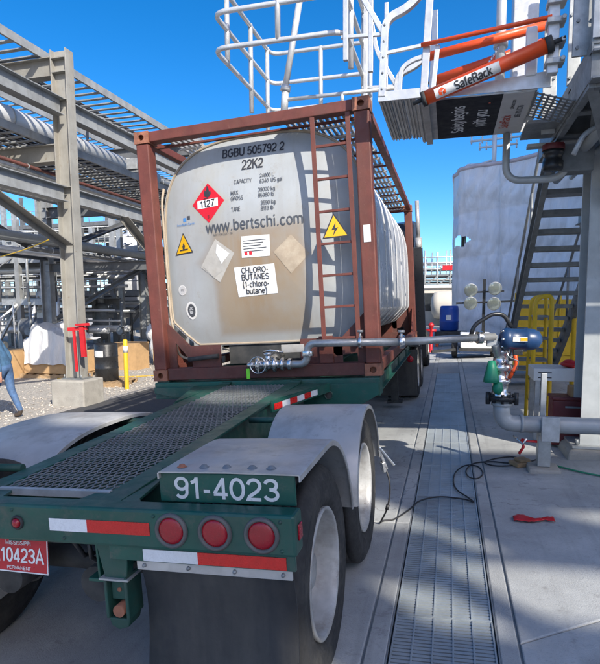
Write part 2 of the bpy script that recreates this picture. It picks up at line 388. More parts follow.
# ------------------------------------------------------------------ plain grotesque stroke lettering
def _arc(cx, cy, rx, ry, a0, a1, n=10): return [(cx+rx*cos(radians(a0+(a1-a0)*k/n)), cy+ry*sin(radians(a0+(a1-a0)*k/n))) for k in range(n+1)]
GL = {
 '0': (.56, [_arc(.28,.5,.23,.45,90,450,22)]), '1': (.40, [[(.04,.74),(.14,.79),(.21,.86),(.25,.97)], [(.25,1),(.25,0)]]),
 '2': (.56, [_arc(.28,.68,.22,.27,170,-20,12)+[(.40,.44),(.10,.18),(.05,.05),(.52,.05)]]),
 '3': (.56, [_arc(.27,.73,.21,.22,165,-75,12)+[(.22,.52)], [(.22,.52)]+_arc(.27,.28,.23,.23,75,-165,14)]),
 '4': (.58, [[(.40,.95),(.05,.26)], [(.03,.24),(.55,.24)], [(.40,1),(.40,0)]]), '5': (.56, [[(.48,.95),(.12,.95),(.07,.5)]+_arc(.27,.31,.23,.26,140,-160,14)]),
 '6': (.56, [_arc(.28,.30,.22,.25,0,360,18), [(.06,.32),(.08,.55)]+_arc(.29,.68,.21,.27,160,35,8)]),
 '7': (.54, [[(.04,.95),(.50,.95),(.32,.55),(.20,0)]]), '8': (.56, [_arc(.28,.72,.19,.23,-90,270,18), _arc(.28,.26,.23,.235,90,450,18)]),
 '9': (.56, [_arc(.28,.68,.22,.26,0,360,18), [(.50,.66),(.48,.42)]+_arc(.27,.30,.21,.26,-10,-150,8)]), '-': (.34, [[(.05,.36),(.29,.36)]]), ' ': (.26, []), '.': (.26, [[(.13,0),(.13,.11)]]),
 '(': (.30, [_arc(.50,.40,.42,.95,140,220,8)]), ')': (.30, [_arc(-.20,.40,.42,.95,40,-40,8)]),
 'A': (.66, [[(.03,0),(.33,1),(.63,0)], [(.14,.32),(.52,.32)]]), 'B': (.64, [[(.08,0),(.08,.96),(.34,.96)]+_arc(.36,.745,.19,.215,90,-90,8)+[(.08,.53)], [(.36,.53)]+_arc(.37,.29,.21,.25,90,-90,8)+[(.08,.04)]]),
 'C': (.68, [_arc(.36,.5,.29,.46,40,320,18)]), 'D': (.68, [[(.08,.04),(.08,.96),(.30,.96)]+_arc(.32,.5,.29,.46,90,-90,12)+[(.08,.04)]]), 'E': (.60, [[(.55,.04),(.08,.04),(.08,.96),(.53,.96)], [(.08,.52),(.50,.52)]]),
 'F': (.56, [[(.08,0),(.08,.96),(.53,.96)], [(.08,.52),(.48,.52)]]), 'G': (.72, [_arc(.37,.5,.30,.46,45,330,18)+[(.66,.48),(.40,.48)]]), 'H': (.68, [[(.08,0),(.08,1)], [(.60,0),(.60,1)], [(.08,.52),(.60,.52)]]),
 'I': (.24, [[(.12,0),(.12,1)]]), 'K': (.64, [[(.08,0),(.08,1)], [(.58,1),(.10,.42)], [(.25,.58),(.60,0)]]), 'L': (.54, [[(.08,1),(.08,.04),(.52,.04)]]), 'M': (.80, [[(.08,0),(.08,.96),(.40,.1),(.72,.96),(.72,0)]]), 'N': (.70, [[(.08,0),(.08,.96),(.62,.04),(.62,1)]]),
 'O': (.72, [_arc(.36,.5,.30,.46,90,450,24)]), 'P': (.60, [[(.08,0),(.08,.96),(.34,.96)]+_arc(.34,.71,.21,.25,90,-90,8)+[(.08,.46)]]), 'R': (.66, [[(.08,0),(.08,.96),(.36,.96)]+_arc(.36,.74,.20,.22,90,-90,8)+[(.08,.52)], [(.40,.52),(.56,.3),(.60,0)]]),
 'S': (.62, [_arc(.31,.73,.23,.22,25,250,12)[:-1]+[(.31,.51)]+_arc(.31,.27,.25,.23,75,-160,12)]), 'T': (.58, [[(.29,0),(.29,.96)], [(.02,.96),(.56,.96)]]), 'U': (.68, [[(.08,1),(.08,.32)]+_arc(.34,.32,.26,.28,180,360,12)+[(.60,1)]]), 'V': (.62, [[(.03,1),(.31,0),(.59,1)]]), 'X': (.62, [[(.03,1),(.59,0)], [(.59,1),(.03,0)]]), 'Y': (.62, [[(.03,1),(.31,.42),(.59,1)], [(.31,.42),(.31,0)]]),
 'a': (.52, [[(.06,.58)]+_arc(.25,.53,.19,.17,150,0,8)+[(.44,.0)], [(.44,.40)]+_arc(.23,.20,.19,.17,60,300,12)+[(.44,.18)]]), 'b': (.56, [[(.07,0),(.07,1)], _arc(.28,.35,.21,.33,0,360,18)]), 'c': (.50, [_arc(.27,.35,.21,.33,45,315,14)]), 'e': (.54, [[(.06,.38),(.48,.38)]+_arc(.27,.36,.21,.33,5,310,16)]),
 'f': (.32, [[(.14,0),(.14,.80)]+_arc(.26,.80,.12,.18,180,80,5), [(.01,.67),(.28,.67)]]),
 'g': (.56, [_arc(.27,.37,.20,.31,0,360,18), [(.48,.68),(.48,-.08)]+_arc(.27,-.06,.21,.20,0,-155,8)]), 'h': (.54, [[(.07,0),(.07,1)], [(.07,.42)]+_arc(.27,.46,.20,.22,170,0,8)+[(.47,0)]]), 'i': (.22, [[(.11,0),(.11,.70)], [(.11,.86),(.11,1)]]), 'k': (.50, [[(.07,0),(.07,1)], [(.44,.70),(.08,.28)], [(.20,.42),(.47,0)]]), 'l': (.22, [[(.11,0),(.11,1)]]),
 'm': (.82, [[(.07,0),(.07,.70)], [(.07,.45)]+_arc(.24,.48,.17,.19,170,0,8)+[(.41,0)], [(.41,.45)]+_arc(.58,.48,.17,.19,170,0,8)+[(.75,0)]]), 'n': (.54, [[(.07,0),(.07,.70)], [(.07,.42)]+_arc(.27,.46,.20,.22,170,0,8)+[(.47,0)]]), 'o': (.56, [_arc(.28,.35,.22,.33,90,450,20)]),
 'r': (.34, [[(.07,0),(.07,.70)], [(.07,.42)]+_arc(.27,.44,.20,.22,170,80,6)]), 's': (.48, [_arc(.24,.51,.17,.16,30,250,10)[:-1]+[(.24,.355)]+_arc(.24,.19,.18,.17,75,-155,10)]), 't': (.30, [[(.13,.90),(.13,.14),(.20,.03),(.28,.03)], [(.01,.67),(.27,.67)]]), 'u': (.54, [[(.07,.70),(.07,.25)]+_arc(.26,.24,.19,.21,180,350,8), [(.47,.70),(.47,0)]]), 'w': (.74, [[(.02,.70),(.19,0),(.37,.66),(.55,0),(.72,.70)]]), 'y': (.50, [[(.02,.70),(.25,.03)], [(.48,.70),(.22,-.1),(.06,-.22)]]),
}
def lettering(name, body, h, parent, m_, loc, xdir=(1,0,0), ydir=(0,0,1), align='CENTER', sx=1.0, warp=None, wt=.115, line=1.35, lift=.0003):
    X = V(xdir).normalized(); Y = V(ydir).normalized(); Z = X.cross(Y); L = V(loc); q = MB(); lines = body.split('\n'); t = wt*h/2; cnt = 0
    for li, ln_ in enumerate(lines):
        W_ = sum(GL[c][0]+.06 for c in ln_)-.06; x0 = {'CENTER': -W_/2, 'LEFT': 0, 'RIGHT': -W_}[align]; y0 = -.5+((len(lines)-1)/2-li)*line
        for c in ln_:
            w_, strokes = GL[c]
            for s_ in strokes:
                P = [V(((x0+a)*h*sx, (y0+b)*h)) for a, b in s_]; cnt += 1
                if warp:
                    Q = [P[0]]
                    for i in range(1, len(P)):
                        k_ = max(1, int((P[i]-P[i-1]).length/(.14*h))); Q += [P[i-1].lerp(P[i], (j_+1)/k_) for j_ in range(k_)]
                    P = Q
                n_ = len(P); vs_ = []
                closed = (P[0]-P[-1]).length < 1e-5
                for i in range(n_):
                    d0 = (P[i]-P[i-1]) if i > 0 else (P[0]-P[-2] if closed else P[1]-P[0]); d1 = (P[i+1]-P[i]) if i < n_-1 else (P[1]-P[0] if closed else P[-1]-P[-2])
                    d0 = d0.normalized(); d1 = d1.normalized(); n0 = V((-d0.y, d0.x)); n1 = V((-d1.y, d1.x)); mm = (n0+n1)
                    mm = mm.normalized() if mm.length > 1e-6 else n0; k = min(2.2, 1/max(.3, mm.dot(n0)))
                    for sg in (1, -1):
                        p2 = P[i]+mm*t*k*sg; p = L+X*p2.x+Y*p2.y
                        if warp: p = warp(p)
                        vs_.append(p+Z*lift*(cnt % 4))
                q.add(vs_, [(2*i, 2*i+1, 2*i+3, 2*i+2) for i in range(n_-1)])
            x0 += w_+.06
    return q.build(name, m_, parent)
# ------------------------------------------------------------------ ground
PX0, PX1, PY0, PY1 = -5.0, 16.0, -16.0, 46.0
g = MB()
xs = [-600, -120, -40, -16, -8, PX0, PX0+.02, PX1-.02, PX1, 60, 600]
ys = [-600, -100, PY0, PY0+.02, PY1-.02, PY1, 120, 900]
gv = []
for y in ys:
    for x in xs:
        ins = PX0+.01 < x < PX1-.01 and PY0+.01 < y < PY1-.01
        gv.append((x, y, gz(x)-(.75 if ins else .03)))
nx = len(xs)
g.add(gv, [(j*nx+i, j*nx+i+1, (j+1)*nx+i+1, (j+1)*nx+i) for j in range(len(ys)-1) for i in range(nx-1)])
ground = g.build('ground', M['gravel'], kind='structure'); ground['label'] = 'pale gravel yard around the concrete loading pad'
pad_root = bpy.data.objects.new('pavement', None); scene.collection.objects.link(pad_root)
pad_root['kind'] = 'structure'; pad_root['label'] = 'stained grey concrete loading pad cut by joints beside the drain'
def slab(poly, name='slab'):
    n = len(poly); s_ = MB()
    s_.add([(x, y, gz(x)) for x, y in poly] + [(x, y, gz(x)-.3) for x, y in poly],
           [tuple(range(n)), tuple(range(2*n-1, n-1, -1))] + [(i, n+i, n+(i+1) % n, (i+1) % n) for i in range(n)])
    return s_.build(name, M['concrete'], pad_root, bevel=.007)
G = .006
def rect(x0, x1, y0, y1): slab([(x0+G, y0+G), (x1-G, y0+G), (x1-G, y1-G), (x0+G, y1-G)])
cuts = [PY0, -8, -2, 4.35, 10.4, 17, 24, 34, PY1]
for a, b in zip(cuts, cuts[1:]): rect(PX0, -.388, a, b)
for a, b in zip(cuts, cuts[1:]):
    slab([(-.388+G, a+.003), (-.276, a+.003), (-.276, b-.003), (-.388+G, b-.003)])
    slab([(.276, a+.003), (.376-G, a+.003), (.376-G, b-.003), (.276, b-.003)])
dj = lambda x: 2.835 + (x-.376)*.655
xr = 2.5
slab([(.376+G, -2+G), (xr-G, -2+G), (xr-G, dj(xr)-G), (.376+G, dj(.376)-G)])
slab([(.376+G, dj(.376)+G), (xr-G, dj(xr)+G), (xr-G, 10.4-G), (.376+G, 10.4-G)])
for a, b in ((PY0, -8), (-8, -2), (10.4, 17), (17, 24), (24, 34), (34, PY1)): rect(.376, xr, a, b)
for a, b in zip(cuts, cuts[1:]): rect(xr, 9, a, b); rect(9, PX1, a, b)
# the far end of the drain: filled concrete
slab([(-.276+.004, 14.06), (.276-.004, 14.06), (.276-.004, PY1), (-.276+.004, PY1)])
slab([(-.276+.004, PY0), (.276-.004, PY0), (.276-.004, -1.98), (-.276+.004, -1.98)])
# joint sealant at the bottom of the gaps
j = MB()
for x in (-.388, .376): j.box(x-.02, x+.02, PY0, PY1, gz(x)-.10, gz(x)-.014)
j.build('joint_sealant', M['galv_dark'], pad_root)
# loose stones on the gravel
st = MB()
for k in range(9000):
    y = random.uniform(5.2, 24); x = random.uniform(-19, -5.05)
    if random.random() < .3: x = random.uniform(-9, -5.05); y = random.uniform(5, 14)
    if -7.35 < x and y < 13.5: continue
    r = random.choice((.010, .014, .018, .022, .028))*random.uniform(.8, 1.3); z = gz(x)-.03+r*.3; a = random.uniform(0, 6.28)
    p = [(x+r*cos(a+i*1.57)*random.uniform(.7, 1.2), y+r*sin(a+i*1.57)*random.uniform(.7, 1.2), z+random.uniform(-.2, .3)*r) for i in range(4)]
    st.add(p+[(x, y, z+r*.7), (x, y, z-r*.6)], [(0,1,4),(1,2,4),(2,3,4),(3,0,4),(1,0,5),(2,1,5),(3,2,5),(0,3,5)])
o = st.build('gravel_stones', M['stone'], kind='stuff'); o['label'] = 'loose pale stones scattered over the gravel yard'; o['category'] = 'gravel'

lane = MB(); lane.add([(-7.25, 3, gz(-9)-.02), (-5.02, 3, gz(-9)-.02), (-5.02, 15, gz(-9)-.02), (-7.0, 12.2, gz(-9)-.02), (-7.15, 9.0, gz(-9)-.02)], [(0,1,2,3,4)])
lane.build('asphalt_lane', M['asphalt'], kind='structure')['label'] = 'dark asphalt strip between the gravel yard and the trailer'
# yellow paint line lying on the yard between drum and container
ln = MB(); ln.sect((-10.6, 13.0, gz(-10)-.018), (-7.0, 14.6, gz(-10)-.018), [(-.06, -.004), (.06, -.004), (.06, .004), (-.06, .004)])
ln.build('yellow_line', M['yellow'], kind='structure')['label'] = 'yellow painted strip across the gravel near the bollard'
# ------------------------------------------------------------------ trench drain
dr = thing('trench_drain', 'long steel grating trench drain running away through the concrete pad', 'drain', (0,0,0), PROT)
d = MB(); d.box(-.30, .30, -2, 14.05, -.42, -.36); d.build('trough', M['concrete_block'], dr)
for s in (-1, 1):
    d = MB(); d.box(s*.272-.004, s*.272+.004, -2, 14.05, -.36, -.002); d.box(min(s*.272, s*.235), max(s*.272, s*.235), -2, 14.05, -.052, -.046)
    d.build('frame', M['galv_dark'], dr)
pn = MB()
for k in range(6): x = -.255+.102*k; pn.box(x-.004, x+.004, .006, .994, -.040, .003)
for k in range(5):
    x0 = -.251+.102*k
    for q in range(33):
        y = .018+q*.0300
        pn.box(x0, x0+.094, y-.0100, y+.0100, -.030+(q % 2)*.001, -.003)
for y in (.004, .996): pn.box(-.259, .259, y-.003, y+.003, -.040, .001)
pm = pn.mesh('grate_panel', M['grate'])
for k in range(16):
    put('grate_panel', pm, dr, loc=(0, -2+k*1.003, -.004-.002*random.random()), rot=(0, 0, random.uniform(-.0015, .0015)))

# ------------------------------------------------------------------ trailer
tr = thing('tank_trailer', 'green flat tank chassis trailer numbered 91-4023 with aluminium fenders', 'trailer', pad(-1.77, 1.85), PROT)
HW = 1.295
b_ = MB(); b_.box(-HW, HW, 0, .10, .85, 1.01)
bumper = b_.build('bumper', M['green_paint'], tr, bevel=.012)
b_ = MB(); b_.box(.50, 1.285, .012, .03, .792, .852); b_.build('lower_plate', M['green_paint'], tr, bevel=.003)
b_ = MB(); b_.box(-1.285, -.50, .012, .03, .792, .852); b_.build('lower_plate', M['green_paint'], tr, bevel=.003)
# conspicuity tape
def tape(x0, x1, z0, z1, m_, y=-.003, par=bumper): q = MB(); q.box(x0, x1, y, y+.0025, z0, z1); q.build('reflective_tape', M[m_], par)
tape(.235, .415, .906, .958, 'white_tape'); tape(.415, .70, .906, .958, 'red_tape')
tape(-.42, -.235, .906, .958, 'white_tape'); tape(-.70, -.42, .906, .958, 'red_tape')
tape(.655, .892, .797, .845, 'white_tape', .0088, tr); tape(.892, 1.25, .797, .845, 'red_tape', .0088, tr)
# stop lamps
def lamp(x, z=.932, r=.054):
    q = MB(); q.lathe([(r+.016, 0), (r+.016, -.006), (r+.010, -.014), (r+.002, -.012), (r-.002, -.003), (r-.002, .002)], (x, 0, z), (0,1,0), 32)
    g_ = q.build('stop_lamp', M['grommet'], tr)
    q = MB(); q.lathe([(.0, -.012), (r*.4, -.0115), (r*.8, -.009), (r*.97, -.006), (r, 0)], (x, 0, z), (0,1,0), 32); q.build('lens', M['red_lens'], g_)
for s in (1, -1):
    for x in (.795, .978, 1.165): lamp(s*x)
for x in (.075, -.075, -.225):
    q = MB(); q.lathe([(.031, 0), (.031, -.006), (.026, -.012), (.022, -.010), (.021, 0)], (x, 0, .932), (0,1,0), 20); g_ = q.build('marker_lamp', M['rubber'], tr)
    q = MB(); q.lathe([(0, -.022), (.012, -.020), (.02, -.012), (.021, 0)], (x, 0, .932), (0,1,0), 16); q.build('lens', M['red_lens'], g_)
q = MB(); q.box(HW, HW+.008, .03, .075, .905, .965); q.build('side_marker', M['red_lens'], tr, bevel=.004)
# number panel
q = MB(); q.box(.685, 1.268, .125, .137, 1.0, 1.122); np_ = q.build('number_panel', M['green_paint'], tr, bevel=.004)
lettering('number', '91-4023', .088, np_, M['white_letter'], (.978, .1236, 1.062), sx=1.30, wt=.155)
# licence plate
lp = MB(); lp.box(-.152, .152, -.002, .002, -.076, .076)
lpo = lp.build('licence_plate', M['plate_red'], tr, bevel=.0015, loc=(.01, .055, .76), rot=(radians(-4), radians(1.2), 0))
q = MB()
for z0, z1, x0, x1 in ((-.076, -.071, -.152, .152), (.071, .076, -.152, .152), (-.071, .071, -.152, -.147), (-.071, .071, .147, .152)): q.box(x0, x1, -.0035, -.0021, z0, z1)
q.build('plate_border', M['white_letter'], lpo)
lettering('plate_number', 'L10423A', .062, lpo, M['white_letter'], (0, -.0032, .0), sx=1.0, wt=.15)
lettering('plate_state', 'MISSISSIPPI', .017, lpo, M['white_letter'], (.0, -.0032, .054), sx=1.3, wt=.16)
lettering('plate_note', 'PERMANENT', .014, lpo, M['white_letter'], (.0, -.0032, -.056), sx=1.4, wt=.17)
q = MB(); q.box(-.02, .04, .04, .06, .83, .852); q.build('plate_bracket', M['green_paint'], tr)
# pintle hook bracket
for s in (1, -1):
    x = s*.50
    q = MB(); q.prism([(-.075, .85), (.075, .85), (.055, .70), (-.045, .70)], (x, .03, 0), (1,0,0), (0,0,1), (0,1,0), .05); q.build('hook_bracket', M['green_paint'], tr, bevel=.004)
    q = MB()
    q.box(x-.05, x-.036, .02, .13, .53, .70); q.box(x+.045, x+.06, .02, .13, .53, .71); q.box(x-.035, x+.044, .05, .12, .60, .69)
    q.prism([(-.045, .53), (.055, .53), (.045, .495), (.0, .48), (-.035, .495)], (x, .03, 0), (1,0,0), (0,0,1), (0,1,0), .09)
    hk = q.build('hook', M['green_dirty'], tr, bevel=.005)
    q = MB(); q.cyl((x+.005, .028, .56), (x+.005, .13, .56), .026, n=16); q.cyl((x+.005, .045, .645), (x+.005, .06, .645), .009, n=10); q.build('pin', M['casting'], hk)
    q = MB(); q.box(x-.065, x+.07, .015, .12, .697, .705); q.build('hook_plate', M['galv'], hk)
# mud flaps
for s in (1, -1):
    x0, x1 = (.62, 1.262) if s == 1 else (-1.262, -.62)
    q = MB(); vs_ = []; n_ = 10
    for i in range(n_+1):
        w = .79-.54*i/n_; dy = .03*sin(i*.33)
        for k in range(7): x = x0+(x1-x0)*k/6; vs_.append((x, .045+dy+.008*sin(k*1.1+i*.5), w))
    q.add(vs_, [(i*7+k, i*7+k+1, (i+1)*7+k+1, (i+1)*7+k) for i in range(n_) for k in range(6)], True)
    fl = q.build('mud_flap', M['rubber'], tr); so = fl.modifiers.new('s', 'SOLIDIFY'); so.thickness = .01
    q = MB(); q.box(x0-.005, x1+.005, .022, .032, .752, .795); mb = q.build('flap_clamp', M['alu_sheet'], tr, bevel=.002)
    for k in range(4): q = MB(); q.lathe([(0, -.010), (.007, -.009), (.009, 0)], (x0+.03+k*(x1-x0-.06)/3, .022, .773), (0,1,0), 8); q.build('bolt', M['galv_dark'], mb)
# main rails (tapering up toward the container)
def wz(ly): return .965 + (ly-.35)*.031
rails = {}
for s in (1, -1):
    q = MB(); q.ibeam((s*.372, .10, wz(.1)-.16), (s*.372, 3.30, wz(3.3)-.16), .32, .115, .016, .012); q.ibeam((s*.372, 3.30, .90), (s*.372, 9.6, .90), .34, .115, .016, .012)
    rails[s] = q.build('main_rail', M['green_paint'], tr, bevel=.003)
    q = MB(); q.prism([(s*.315, .10), (s*.315, .52), (s*.30, .50), (s*.20, .20), (s*.12, .10)], (0, 0, wz(.1)-.012), (1,0,0), (0,1,0), (0,0,1), .014)
    q.prism([(s*.43, .10), (s*.43, .62), (s*.445, .60), (s*.50, .26), (s*.60, .13), (s*.62, .10)], (0, 0, wz(.1)-.012), (1,0,0), (0,1,0), (0,0,1), .014)
    q.build('gusset', M['green_paint'], tr, bevel=.002)
    # outward flaring wing toward the bolster
    q = MB(); q.prism([(s*.43, 2.35), (s*.44, 3.32), (s*.72, 3.32)], (0, 0, 1.028), (1,0,0), (0,1,0), (0,0,1), .014); q.build('wing_plate', M['green_paint'], tr)
    q = MB(); q.bar((s*.437, 2.34, .985), (s*.715, 3.30, 1.0), .012, .085); q.build('wing_side', M['green_paint'], tr)
    a = V((s*.45, 2.37, .985)); b = V((s*.65, 3.05, .996)); off = V((s*.008, -.004, 0))
    for k in range(6):
        p0 = a.lerp(b, k/6)+off; p1 = a.lerp(b, (k+1)/6)+off
        q = MB(); q.bar(p0, p1, .003, .05); q.build('reflective_tape', M['red_tape' if k % 2 == 0 else 'white_tape'], tr)
# walkway mesh (expanded metal)
q = MB(); cw, rl = .0389, .050; nxc = 16; nyr = int(2.93/rl)
for r_ in range(nyr):
    y0 = .33+r_*rl
    for c_ in range(nxc):
        x0 = -.312+c_*cw; xm = x0+cw/2; x1 = x0+cw; par = (r_ % 2) == 0
        ya, yb = (y0, y0+rl*.5) if par else (y0+rl*.5, y0)
        for (pa, pb) in (((x0, ya), (xm, yb)), ((xm, yb), (x1, ya))):
            q.bar((pa[0], pa[1], wz(pa[1])-.004), (pb[0], pb[1], wz(pb[1])-.004), .0052, .005)
        if c_ % 1 == 0:
            xx, yy = (xm, yb) if par else (x0, ya)
            q.bar((xx, yy, wz(yy)-.004), (xx, yy+rl*.55, wz(yy+rl*.5)-.004), .008, .005)
walk = q.build('walkway_mesh', M['galv_dark'], tr, kind='stuff')
q = MB(); q.box(-.315, .315, .305, .33, wz(.32)-.03, wz(.32)+.006); q.build('walkway_edge', M['galv'], tr, bevel=.002)
for yy in (.62, 1.15, 1.72, 2.3, 2.85):
    q = MB(); q.chan((-.31, yy, wz(yy)-.10), (.31, yy, wz(yy)-.10), .15, .05); q.build('cross_member', M['green_dirty'], tr)
q = MB(); q.bar((-.30, .72, wz(.7)-.03), (.30, 1.7, wz(1.7)-.03), .06, .012); q.bar((.28, 1.7, wz(1.7)-.03), (-.28, 2.8, wz(2.8)-.03), .06, .012); q.build('diagonal_brace', M['green_dirty'], tr)
# bolster below the container and frame under it
q = MB(); q.box(-1.2, 1.2, 3.36, 3.56, .90, 1.075); q.build('bolster', M['green_paint'], tr, bevel=.008)
q = MB(); q.prism([(.44, 1.03), (.44, .80), (.98, .80), (1.19, .92), (1.19, 1.03)], (0, 3.325, 0), (1,0,0), (0,0,1), (0,1,0), .014); q.build('bolster_web', M['green_paint'], tr, bevel=.003)
q = MB(); q.lathe([(.034, .012), (.045, .012), (.045, -.008), (.034, -.008), (.034, .012)], (.70, 3.325, .92), (0,1,0), 20); hl = q.build('bolster_hole', M['green_paint'], tr)
q = MB(); q.cyl((.70, 3.319, .92), (.70, 3.323, .92), .035, n=20); q.build('hole_dark', M['under_dark'], hl)  # dark disc painted in for the hole's shaded inside
q = MB(); q.prism([(-1.19, 1.03), (-1.19, .97), (-1.0, .93), (-.44, .90), (-.44, 1.03)], (0, 3.325, 0), (1,0,0), (0,0,1), (0,1,0), .014); q.build('bolster_web', M['green_paint'], tr, bevel=.003)
for s in (1, -1):
    q = MB(); q.box(s*1.12-.07, s*1.12+.07, 3.4, 3.55, 1.075, 1.088); q.build('twist_lock', M['green_dirty'], tr)
    q = MB(); q.ibeam((s*1.13, 3.56, .985), (s*1.13, 9.4, .985), .17, .09, .012, .012); q.build('side_rail', M['green_paint'], tr)
    q = MB(); q.bar((s*.42, 3.45, .80), (s*1.12, 4.6, .93), .012, .14); q.build('gooseneck_web', M['green_paint'], tr)
for yy in (4.6, 6.0, 7.4, 9.3):
    q = MB(); q.box(-1.15, 1.15, yy-.04, yy+.04, .88, 1.06); q.build('cross_member', M['green_dirty'], tr)
# axles
for ly in (.60, 1.86):
    q = MB(); q.cyl((-.95, ly, .5), (.95, ly, .5), .065, n=14); q.box(-.47, -.33, ly-.12, ly+.12, .56, .66); q.box(.33, .47, ly-.12, ly+.12, .56, .66)
    ax = q.build('axle', M['under_dark'], tr)
    for s in (1, -1):
        q = MB(); q.cyl((s*.25, ly-.18, .55), (s*.25, ly-.36, .55), .085, n=16); q.cyl((s*.25, ly-.20, .55), (s*.25, ly-.22, .55), .097, n=16); q.build('brake_chamber', M['under_dark'], ax)
for s in (1, -1):
    q = MB(); q.bar((s*.40, .35, .60), (s*.40, 2.15, .60), .09, .06); q.box(s*.40-.06, s*.40+.06, 1.13, 1.33, .55, .70); q.build('leaf_spring', M['under_dark'], tr)
# fenders
def fender(s, prof, x0, x1, name='fender'):
    q = MB(); n_ = len(prof); xa, xb = (x0, x1) if s == 1 else (-x1, -x0)
    cols = [xa, xb]; vs_ = []
    sec = [(xa, -.030), (xa, -.006), (xa+.008, 0), ((xa+xb)/2, .004), (xb-.008, 0), (xb, -.006), (xb, -.030)]
    for (y, w, ny, nw) in prof:
        for x, h in sec: vs_.append((x, y+ny*h, w+nw*h))
    k_ = len(sec)
    q.add(vs_, [(i*k_+c, i*k_+c+1, (i+1)*k_+c+1, (i+1)*k_+c) for i in range(n_-1) for c in range(k_-1)], True)
    f_ = q.build(name, M['fender_metal'], tr); so = f_.modifiers.new('s', 'SOLIDIFY'); so.thickness = .006; so.offset = -1
    e_ = f_.modifiers.new('e', 'EDGE_SPLIT'); e_.split_angle = radians(50)
    return f_
R1 = .58; c1 = (.60, .552)
p1 = [(.105+.495*i/5, c1[1]+R1, 0, 1) for i in range(5)] + [(c1[0]+R1*sin(a), c1[1]+R1*cos(a), sin(a), cos(a)) for a in [radians(6*i) for i in range(15)]]
R2 = .57; c2 = (1.86, .51)
p2 = [(c2[0]+R2*sin(a), c2[1]+R2*cos(a), sin(a), cos(a)) for a in [radians(-84+7*i) for i in range(25)]]
p2L = []
for i in range(31):
    a = radians(-84+168*i/30); e = 2/2.7; ca, sa = cos(a), sin(a)
    p2L.append((1.60+.88*math.copysign(abs(sa)**e, sa), .53+.515*abs(ca)**e, sa*.6/max(.6, abs(ca)+abs(sa)*.6), max(.05, ca)))
p2L = [(y, w, ny/sqrt(ny*ny+nw*nw), nw/sqrt(ny*ny+nw*nw)) for y, w, ny, nw in p2L]
for s in (1, -1):
    f1 = fender(s, p1 if s == 1 else p1[:8], .69, 1.295); f2 = fender(s, p2 if s == 1 else p2L, .69 if s == 1 else .52, 1.295)
    for x in (.77, .87, .97, 1.08, 1.16):
        q = MB(); q.lathe([(0, .012), (.011, .010), (.016, .003), (.022, 0)], (s*x, .17, c1[1]+R1+.003), (0,0,1), 10); q.build('bolt', M['casting' if x < .8 else 'galv_dark'], f1)
    for ly in (.60, 1.86):
        q = MB(); q.cyl((s*.43, ly, .98), (s*.72, ly, .98), .022, n=10); q.build('fender_bracket', M['green_dirty'], tr)
# wheels
def tyre_profile(W=.275, R=.505):
    h = W/2
    pr_ = [(.288, -h*.62), (.30, -h*.80), (.335, -h*.94), (.345, -h*.985), (.352, -h*.955), (.40, -h), (.432, -h*.985), (.438, -h*1.01), (.446, -h*.975), (.460, -h*.94), (.483, -h*.86), (.497, -h*.76)]
    tread = []
    xs_ = [-.70, -.42, -.14, .14, .42, .70]
    for i in range(5):
        a, b = xs_[i]*h, xs_[i+1]*h
        tread += [(R, a+.004), (R, b-.004)]
        if i < 4: tread += [(R-.014, b-.003), (R-.014, b+.003)]
    return pr_ + tread + [(r, -x) for r, x in reversed(pr_)]
q = MB(); q.lathe(tyre_profile(), (0,0,0), (1,0,0), 64)
ty_me = q.mesh('tyre', M['tyre'])
q = MB(); q.lathe([(.303, .112), (.304, .126), (.294, .132), (.285, .122), (.280, .09), (.272, .03), (.262, -.005), (.252, -.022), (.225, -.030), (.17, -.022), (.155, -.018), (.125, -.016), (.118, .0), (.112, .035), (.10, .045), (.085, .05), (.08, .062), (.0, .066)], (0,0,0), (1,0,0), 48)
for k in range(10):
    a = 2*pi*k/10; q.cyl((-.03, .140*cos(a), .140*sin(a)), (.018, .140*cos(a), .140*sin(a)), .017, .015, n=6); q.cyl((.018, .140*cos(a), .140*sin(a)), (.034, .140*cos(a), .140*sin(a)), .009, n=6)
q.k = 1
for k in range(8):
    a = 2*pi*(k+.5)/8; q.cyl((-.035, .212*cos(a), .212*sin(a)), (-.0245, .212*cos(a), .212*sin(a)), .026, n=14)
rim_me = q.mesh('rim', [M['rim'], M['under_dark']])
q = MB(); q.lathe([(.30, .12), (.29, .12), (.27, .0), (.26, -.12), (.29, -.13), (.30, -.13)], (0,0,0), (1,0,0), 32); rim2_me = q.mesh('inner_rim', M['rim'])
for ly in (.60, 1.86):
    for s in (1, -1):
        w_ = put('wheel', ty_me, tr, loc=(s*1.125, ly, .505), rot=(random.uniform(0, 3), 0, 0 if s == 1 else pi))
        put('rim', rim_me, w_)
        w_ = put('wheel', ty_me, tr, loc=(s*.80, ly, .505)); put('rim', rim2_me, w_)
# clamp lead and grounding clip rest on the front fender edge : separate things below
# landing gear far forward
for s in (1, -1):
    q = MB(); q.box(s*.9-.06, s*.9+.06, 7.6, 7.72, .12, .9); q.box(s*.9-.13, s*.9+.13, 7.53, 7.79, .085, .12); q.build('landing_leg', M['under_dark'], tr)

